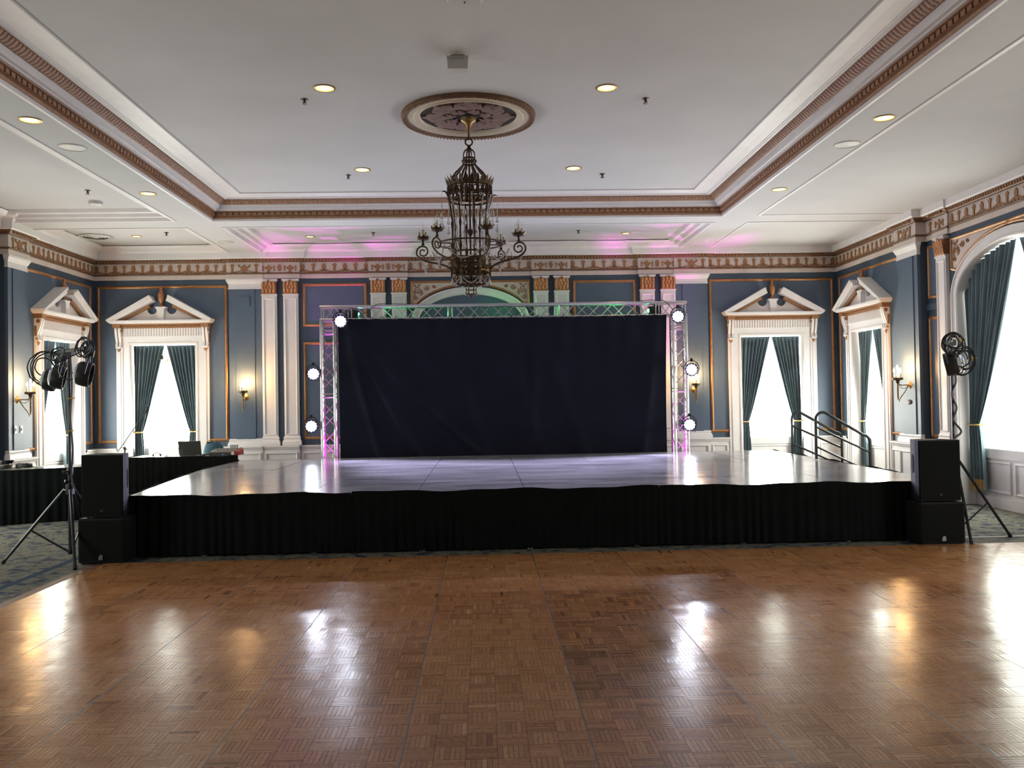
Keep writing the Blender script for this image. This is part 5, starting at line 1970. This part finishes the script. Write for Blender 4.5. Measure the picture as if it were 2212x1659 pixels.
def pa_sub(x0, x1, y, z1, d, label):
    w = (x1 - x0) / 2
    s = empty('subwoofer', ((x0 + x1) / 2, y, GZ), label=label, cat='subwoofer', group='subwoofers in front of the stage')
    h = z1 - GZ
    bm = bmesh.new()
    bmesh.ops.create_cube(bm, size=1)
    bmesh.ops.scale(bm, vec=(2 * w, d, h - .015), verts=bm.verts)
    bmesh.ops.translate(bm, vec=(0, d / 2, (h + .015) / 2), verts=bm.verts)
    bmesh.ops.bevel(bm, geom=bm.edges, offset=.012, segments=2, affect='EDGES')
    me = bpy.data.meshes.new('cabinet')
    bm.to_mesh(me)
    bm.free()
    me.materials.append(M['cabinet'])
    inst('cabinet', me, s)
    MB().grid(12, 8, lambda u, v: ((-w + .02) + (2 * w - .04) * u, -.004 - .008 * math.sin(PI * u) ** .5 * math.sin(PI * v) ** .5, .035 + (h - .055) * v)).build('grille', M['grille'], s, smooth=60)
    b = [(-.022, 0), (.022, 0), (.022, .048), (.006, .055), (-.010, .055), (-.012, .040), (-.022, .034)]
    o = MB().prism([(x, z + .05) for x, z in b], -.016, -.010).build('badge', M['badge'], s, smooth=0)
    for xx in (-w + .04, w - .04):
        for yy in (.04, d - .04):
            MB().lathe([(.015, 0), (.018, .016)], 10, (xx, yy, 0)).build('foot', M['rubber'], s)
    return s


pa_sub(-4.36, -3.87, 9.42, .475, .33, 'black subwoofer on the carpet at the left end of the stage')
pa_sub(4.80, 5.30, 9.42, .46, .33, 'black subwoofer on the carpet at the right end of the stage')
pa_top(-4.325, -3.885, 9.43, .488, 1.155, 'black loudspeaker standing on the left subwoofer', 1)
pa_top(4.80, 5.27, 9.43, .473, 1.145, 'black loudspeaker standing on the right subwoofer', -1)

# ------------------------------------------------------------------ lighting stands
def light_stand(px, py, feet, hub_z, top, bar_a, bar_b, label):
    s = empty('lighting_stand', (px, py, GZ), label=label, cat='light stand')
    O = Vector((px, py, GZ))
    MB().tube([(0, 0, .07), (0, 0, hub_z + .22)], .0225, 10).build('lower_pole', M['black_tube'], s)
    MB().tube([(0, 0, hub_z + .18), (0, 0, top - GZ)], .0175, 10).build('upper_pole', M['black_tube'], s)
    co = MB().lathe([(.03, hub_z - .06), (.045, hub_z - .05), (.045, hub_z + .05), (.03, hub_z + .06)], 14)
    co.tube([(0, -.03, hub_z + .09), (-.03, -.06, hub_z + .10)], .014, 8)
    co.build('collar', M['black'], s)
    c_z = hub_z + .20
    k = MB().lathe([(.027, c_z - .04), (.032, c_z - .03), (.032, c_z + .03), (.027, c_z + .04)], 12)
    k.tube([(0, -.02, c_z), (-.03, -.06, c_z)], .008, 6).lathe([(0, -.015), (.02, -.01), (.02, .01), (0, .015)], 8, (-.035, -.065, c_z))
    k.build('clutch_knob', M['black'], s)
    MB().lathe([(.026, .07), (.03, .08), (.03, .13), (.026, .14)], 12).build('brace_collar', M['black'], s)
    for fx, fy in feet:
        f = Vector((fx - px, fy - py, .018))
        u = Vector((f.x, f.y, 0)).normalized()
        a = u * .06 + Vector((0, 0, hub_z))
        lg = MB().tube([a, f], .0165, 8).build('leg', M['black_tube'], s)
        MB().tube([f + (a - f) * .03, f - (a - f) * .015], .021, 8).build('rubber_foot', M['rubber'], lg)
        m_ = a + (f - a) * .56
        MB().tube([u * .025 + Vector((0, 0, .10)), m_], .011, 6).build('brace', M['black_tube'], s)
    A, B = Vector(bar_a) - O, Vector(bar_b) - O
    MB().tube([A, B], .020, 10).build('cross_bar', M['rubber'], s)
    MB().box(-.04, .04, -.04, .04, top - GZ - .05, top - GZ + .02).build('bar_clamp', M['black'], s, smooth=0)
    return s


light_stand(-4.575, 9.72, ((-4.27, 9.16), (-5.24, 9.6), (-4.66, 10.38)), .78, 2.29, (-5.0, 10.16, 2.29), (-4.16, 9.20, 2.29), 'black tripod lighting stand beside the left loudspeaker')
light_stand(5.40, 9.80, ((6.06, 9.84), (5.34, 9.38), (5.42, 10.44)), .90, 2.26, (5.66, 10.26, 2.26), (5.14, 9.34, 2.26), 'black tripod lighting stand behind the right loudspeaker')


def par_can(loc, aim, label, group):
    """slim par with a pale control panel on its back"""
    loc = Vector(loc)
    d = (Vector(aim) - loc).normalized()
    r = empty('par_can', loc, label=label, cat='stage light', group=group)
    r.rotation_euler = aim_z(d).to_euler()
    MB().lathe([(.118, -.065), (.128, -.04), (.132, .02), (.126, .065), (.116, .065), (.116, .03), (0, .02)], 24).build('housing', M['black'], r)
    MB().lathe([(0, -.105), (.06, -.10), (.10, -.085), (.118, -.06)], 24).build('back_panel', M['greyplastic'], r)
    # the display sits on the upper part of the back
    up = r.rotation_euler.to_matrix().inverted() @ Vector((0, 0, 1))
    up.z = 0
    up.normalize()
    sd = Vector((-up.y, up.x, 0))
    m = Matrix((sd, up, Vector((0, 0, 1)))).transposed()
    MB().obox(up * .05 + Vector((0, 0, -.101)), (.035, .022, .006), m).build('display', M['blue_led'], r, smooth=0)
    MB().obox(up * -.015 + Vector((0, 0, -.104)), (.10, .020, .008), m).build('connector_strip', M['rubber'], r, smooth=0)
    yk = MB()
    pts = [sd * (.14 * math.cos(PI * i / 10)) + up * (.20 * math.sin(PI * i / 10)) + Vector((0, 0, .02)) for i in range(11)]
    yk.tube(pts, .011, 6)
    yk.build('yoke', M['black'], r)
    MB().obox(up * .225 + Vector((0, 0, .02)), (.05, .07, .05), m).build('clamp', M['black'], r, smooth=0)
    return r


gL, gR = 'par cans hung from the left lighting stand', 'par cans hung from the right lighting stand'
par_can((-4.19, 9.24, 2.02), (.4, 10.4, 1.0), 'black par can at the right end of the left lighting stand bar', gL)
par_can((-4.78, 9.90, 2.01), (-.2, 11.4, 1.0), 'black par can in the middle of the left lighting stand bar', gL)
par_can((-4.98, 10.13, 1.99), (-.8, 11.6, 1.0), 'black par can at the far left end of the left lighting stand bar', gL)
par_can((5.66, 10.20, 2.00), (.6, 12.2, 1.0), 'black par can at the far end of the right lighting stand bar', gR)
par_can((5.19, 9.42, 1.99), (1.0, 12.0, 1.0), 'black par can at the near end of the right lighting stand bar', gR)


def coil(name, c, r, n, seed, label, nrm=(0, -1, 0), material='cable'):
    rd = random.Random(seed)
    m = aim_z(nrm)
    P = []
    for i in range(n * 24):
        t = 2 * PI * i / 24
        rr_ = r * (1 + .34 * math.sin(t * .31 + seed) + .16 * math.sin(t * 1.37 + seed) + .03 * rd.uniform(-1, 1))
        P.append(Vector(c) + m @ Vector((rr_ * math.cos(t), rr_ * math.sin(t) * 1.15, .05 * math.sin(t * .23 + seed * 2))))
    return tag(MB().tube(P, .0075, 6).build(name, M[material]), label, 'cable')


coil('cable_coil', (-4.17, 9.20, 2.30), .065, 7, 1, 'black cable coiled around the right end of the left stand bar', (-.3, -1, .1))
coil('cable_coil', (-5.02, 10.10, 2.13), .14, 4, 2, 'loops of black cable hanging off the left end of the left stand bar', (.3, -1, 0))
coil('cable_coil', (-4.80, 9.93, 2.25), .07, 5, 3, 'tangle of black cable at the middle of the left stand bar', (0, -1, .2))
coil('cable_coil', (5.15, 9.30, 2.21), .085, 7, 4, 'black cable coil at the top of the right lighting stand', (-.1, -1, 0))
coil('cable_coil', (5.27, 9.33, 2.03), .10, 5, 5, 'loops of black cable beside the near right par can', (-.2, -1, 0))
cable('black cable looping from the right end of the left stand bar to its par can', [(-4.22, 9.24, 2.26), (-4.40, 9.2, 2.15), (-4.43, 9.2, 2.03), (-4.34, 9.2, 1.96), (-4.24, 9.2, 2.0)], .007)
cable('black cables running down the pole of the left lighting stand', [(-4.55, 9.69, 2.24), (-4.535, 9.69, 1.9), (-4.55, 9.685, 1.55), (-4.53, 9.69, 1.2), (-4.545, 9.685, .9), (-4.46, 9.66, .72), (-4.38, 9.70, .60)], .011)
cable('black cables wound down the pole of the right lighting stand', [(5.41, 9.765, 2.0), (5.43, 9.77, 1.8), (5.38, 9.77, 1.65), (5.43, 9.77, 1.5), (5.39, 9.765, 1.35), (5.46, 9.74, 1.22), (5.36, 9.74, 1.12), (5.34, 9.76, .9)], .013)
for i, (p, l) in enumerate((((-4.545, 9.67, 1.76), 'yellow cable tie high on the left stand pole'), ((-4.56, 9.67, 1.40), 'curl of yellow tape on the left stand pole'), ((5.225, 9.30, 2.24), 'yellow tag on the upper coil of the right stand'), ((5.375, 9.34, 2.03), 'yellow tag on the cable loops of the right stand'), ((-4.93, 10.02, 2.0), 'yellow plug on the far left par can'))):
    mb = MB()
    mb.tube([(-.03, 0, 0), (-.015, -.012, .006), (.0, -.016, .010), (.015, -.012, .012), (.05, 0, .014)], .007, 6)
    if i > 1:
        mb.box(-.022, .022, -.02, -.008, -.018, .03)
    tag(mb.build('cable_tag', M['ycable'], loc=p), l, 'tag')
cable('thin white strip imitating a streak of light on carpet right of the stage', [(5.52, 9.86, GZ + .006), (5.8, 9.855, GZ + .006), (6.4, 9.86, GZ + .006), (7.0, 9.85, GZ + .006)], .009, 'plastic')  # added white tube stands in for a bright streak of light

# ------------------------------------------------------------------ tables at the left with their skirts
def folding_table(o, ang, L, W, h, label):
    t = empty('folding_table', (o[0], o[1], GZ), ang, label, 'table')
    H = h - GZ
    MB().box(0, L, 0, W, H - .03, H).build('tabletop', M['laptop'], t, smooth=0)
    for x in (.12, L - .12):
        for y in (.08, W - .08):
            MB().tube([(x, y, 0), (x, y, H - .03)], .014, 8).build('leg', M['steel'], t)
    return t


a1 = math.atan2(13.30 - 12.60, -5.55 + 7.06)
folding_table((-7.06, 12.60), a1, 1.62, .70, .775, 'long folding table with glossy dark top in front of the left side wall')
u1 = Vector((math.cos(a1), math.sin(a1)))
n1 = Vector((-u1.y, u1.x))
o1 = Vector((-7.06, 12.60))
c_ = [o1 + n1 * .70 - u1 * .02, o1 - n1 * .025 - u1 * .02, o1 + u1 * 1.64 - n1 * .025, o1 + u1 * 1.64 + n1 * .70]
skirt('table_skirt', 'black cloth skirt around the table by the left side wall', [tuple(p) for p in c_], .782, GZ + .01, amp=.008, hem=.002)
folding_table((-6.25, 15.35), 0, 1.70, .72, .765, 'skirted folding table holding the laptop and the sound mixer')
skirt('table_skirt', 'black cloth skirt around the laptop table', [(-6.27, 16.05), (-6.27, 15.325), (-4.53, 15.325), (-4.53, 16.05)], .772, GZ + .01, amp=.010, hem=.002)
# laptop seen from behind
TZ2 = .768
lp = empty('laptop', (-5.20, 15.52, TZ2), -.06, 'open dark grey laptop on the skirted table, lid towards the hall', 'laptop')
MB().box(-.20, .20, -.01, .27, .0, .018).build('base', M['laptop'], lp, smooth=0)
ld = MB().box(-.20, .20, -.005, .005, 0, .26).build('lid', M['laptop'], lp, smooth=0, loc=(0, -.012, .014))
ld.rotation_euler = (.22, 0, 0)
MB().box(-.185, .185, .005, .0065, .015, .245).build('screen', M['rubber'], ld, smooth=0)
MB().box(-.17, .17, .03, .16, .018, .020).build('keyboard', M['rubber'], lp, smooth=0)
# mixer
mxr = empty('audio_mixer', (-4.62, 15.50, TZ2), -.04, 'black sound mixer with rows of knobs at the right end of the table', 'mixer')
mb = MB()
mb.add([(-.26, 0, 0), (.20, 0, 0), (.20, .34, 0), (-.26, .34, 0), (-.26, 0, .055), (.20, 0, .055), (.20, .34, .11), (-.26, .34, .11)], [(3, 2, 1, 0), (4, 5, 6, 7), (0, 1, 5, 4), (1, 2, 6, 5), (2, 3, 7, 6), (3, 0, 4, 7)])
mb.build('chassis', M['black'], mxr, smooth=0)
mb = MB()
for i in range(10):
    for j in range(5):
        x, y = -.23 + i * .043, .05 + j * .06
        mb.lathe([(.0055, 0), (.005, .014), (0, .015)], 6, (x, y, .056 + .162 * y))
mb.build('knob_rows', M['steel'], mxr)['kind'] = 'stuff'
mb = MB()
for i in range(5):
    mb.tube([(.03 + i * .03, .30, .10), (.03 + i * .03, .31, .17)], .009, 6)
mb.build('plugs', M['rubber'], mxr)['kind'] = 'stuff'
mb = MB()
mb.add([(.20, -.005, .0), (.26, .02, 0), (.26, .32, 0), (.20, .345, 0), (.20, -.005, .075), (.25, .02, .06), (.25, .32, .10), (.20, .345, .125)], [(3, 2, 1, 0), (4, 5, 6, 7), (0, 1, 5, 4), (1, 2, 6, 5), (2, 3, 7, 6), (3, 0, 4, 7)])
mb.build('end_cheek', M['red'], mxr, smooth=0)
MB().lathe([(.028, 0), (.03, .006), (.02, .010), (0, .010)], 16, (.165, -.001, .035), aim_z((0, -1, 0))).build('socket_ring', M['plastic'], mxr)
MB().box(-.02, -.01, -.003, 0, .015, .022).build('power_led', M['blue_led'], mxr, smooth=0)
bag = empty('tote_bag', (-4.93, 15.95, TZ2), 0, 'teal fabric bag slumped between the laptop and the mixer', 'bag')
MB().grid(20, 10, lambda u, v: ((.19 - .05 * v ** 2) * math.cos(2 * PI * u) * (1 + .06 * math.sin(3 * 2 * PI * u)), (.075 - .03 * v) * math.sin(2 * PI * u), .235 * v * (1 - .18 * abs(math.sin(2.2 * PI * u + .6))))).build('body', M['bluebag'], bag, smooth=60)
MB().tube([(-.12, -.02, .19), (-.11, -.03, .235), (-.05, -.035, .262), (.02, -.03, .25), (.05, -.02, .20)], .008, 6).build('handle', M['tie'], bag)
ms = empty('computer_mouse', (-5.62, 15.50, TZ2), .4, 'small white computer mouse left of the laptop', 'mouse')
MB().grid(14, 8, lambda u, v: (.034 * math.cos(2 * PI * u) * math.sin(PI / 2 * (1 - v)), .055 * math.sin(2 * PI * u) * math.sin(PI / 2 * (1 - v)), .032 * math.sin(PI / 2 * v))).build('shell', M['plastic'], ms, smooth=60)
MB().box(-.004, .004, .02, .035, .026, .031).build('wheel', M['rubber'], ms, smooth=0)
gl = empty('headset', (-5.78, 15.47, TZ2), .2, 'small wire headset lying left of the mouse', 'headset')
MB().tube([(.06 * math.cos(PI * i / 10), .03, .06 * math.sin(PI * i / 10) + .012) for i in range(11)], .005, 6).build('band', M['steel'], gl)
for x in (-.06, .06):
    MB().lathe([(.02, -.012), (.026, 0), (.02, .012)], 12, (x, .03, .026), aim_z((1, 0, 0))).build('ear_pad', M['black'], gl)
for (x, y, a, l) in ((-5.50, 15.42, .1, 'white paper sheet nearest the laptop on the skirted table'), (-5.88, 15.42, -.15, 'white paper sheet at the left end of the skirted table')):
    p = MB().grid(6, 6, lambda u, v: (.21 * (u - .5), .28 * (v - .5) * .7, .004 + .004 * math.sin(PI * u))).build('paper_sheet', M['paper'], smooth=60, loc=(x, y + .08, TZ2 + .001))
    p.rotation_euler = (0, 0, a)
    tag(p, l, 'paper')
dv = empty('audio_interface', (-5.0, 15.38, TZ2), 0, 'small black interface box in front of the laptop', 'audio box')
MB().box(-.07, .07, 0, .08, 0, .035).build('case', M['black'], dv, smooth=0)
for i in range(3):
    MB().lathe([(.009, 0), (.008, .012), (0, .013)], 8, (-.04 + i * .04, 0, .018), aim_z((0, -1, 0))).build('knob', M['steel'], dv)
# pile of cables and small gear on the wall table
for i, (d_, l) in enumerate(((.16, 'dark heap of cable at the near left end of the wall table'), (.42, 'second dark heap of cable on the wall table'))):
    c = o1 + u1 * d_ + n1 * .16
    rd = random.Random(10 + i)
    P = []
    for k in range(70):
        t = k * .55
        P.append((c.x + (.09 + .03 * rd.random()) * math.cos(t), c.y + (.06 + .02 * rd.random()) * math.sin(t), .790 + .0008 * k + .015 * rd.random()))
    tag(MB().tube(P, .009, 6).build('cable_heap', M['cable']), l, 'cable')
c = o1 + u1 * .62 + n1 * .14
tag(MB().box(-.05, .05, -.03, .03, 0, .022).box(-.03, .03, -.02, .02, .022, .03).build('power_adapter', M['greyplastic'], smooth=0, loc=(c.x, c.y, .777)), 'small grey adapter on the wall table right of the cable heaps', 'adapter')
c = o1 + u1 * .98 + n1 * .12
tag(MB().box(-.03, .03, -.02, .02, 0, .035).box(-.022, .022, -.022, .022, .035, .042).build('wireless_receiver', M['greyplastic'], smooth=0, loc=(c.x, c.y, .777)), 'small dark box near the middle of the wall table', 'receiver')
# microphone stand behind the speaker
sb = empty('microphone_stand', (-5.95, 14.55, GZ), 0, 'thin black boom microphone stand between the two tables', 'microphone stand')
MB().tube([(0, 0, .10), (0, 0, .98)], .010, 8).build('pole', M['black_tube'], sb)
for i in range(3):
    a = 2 * PI * i / 3 + .4
    MB().tube([(.0, 0, .16), (.30 * math.cos(a), .30 * math.sin(a), .01)], .008, 6).build('leg', M['black_tube'], sb)
MB().tube([(-.12, 0, .93), (.36, -.02, 1.60)], .007, 6).build('boom', M['black_tube'], sb)
MB().lathe([(0, -.03), (.018, -.02), (.018, .02), (0, .03)], 10, (0, -.01, .985)).tube([(-.03, -.02, 1.0), (.05, -.05, .97)], .008, 6).build('boom_clutch', M['black'], sb)
MB().tube([(.345, -.02, 1.57), (.385, -.02, 1.64)], [.012, .02], 8).lathe([(0, -.02), (.022, -.012), (.024, .008), (.012, .024), (0, .026)], 10, (.385, -.02, 1.65)).build('microphone', M['black'], sb)
# small sensor clipped to the drapes of the laptop window
cb = empty('clip_camera', (CX - 5.97 - .045, BACK + .03, 2.60), 0, 'small black box clipped to the drapes of the laptop window', 'camera')
MB().box(-.055, .045, -.05, .02, -.04, .04).build('case', M['black'], cb, smooth=0)
MB().lathe([(.018, 0), (.018, .012), (0, .014)], 12, (-.01, -.05, 0), aim_z((0, -1, 0))).build('lens', M['rubber'], cb)
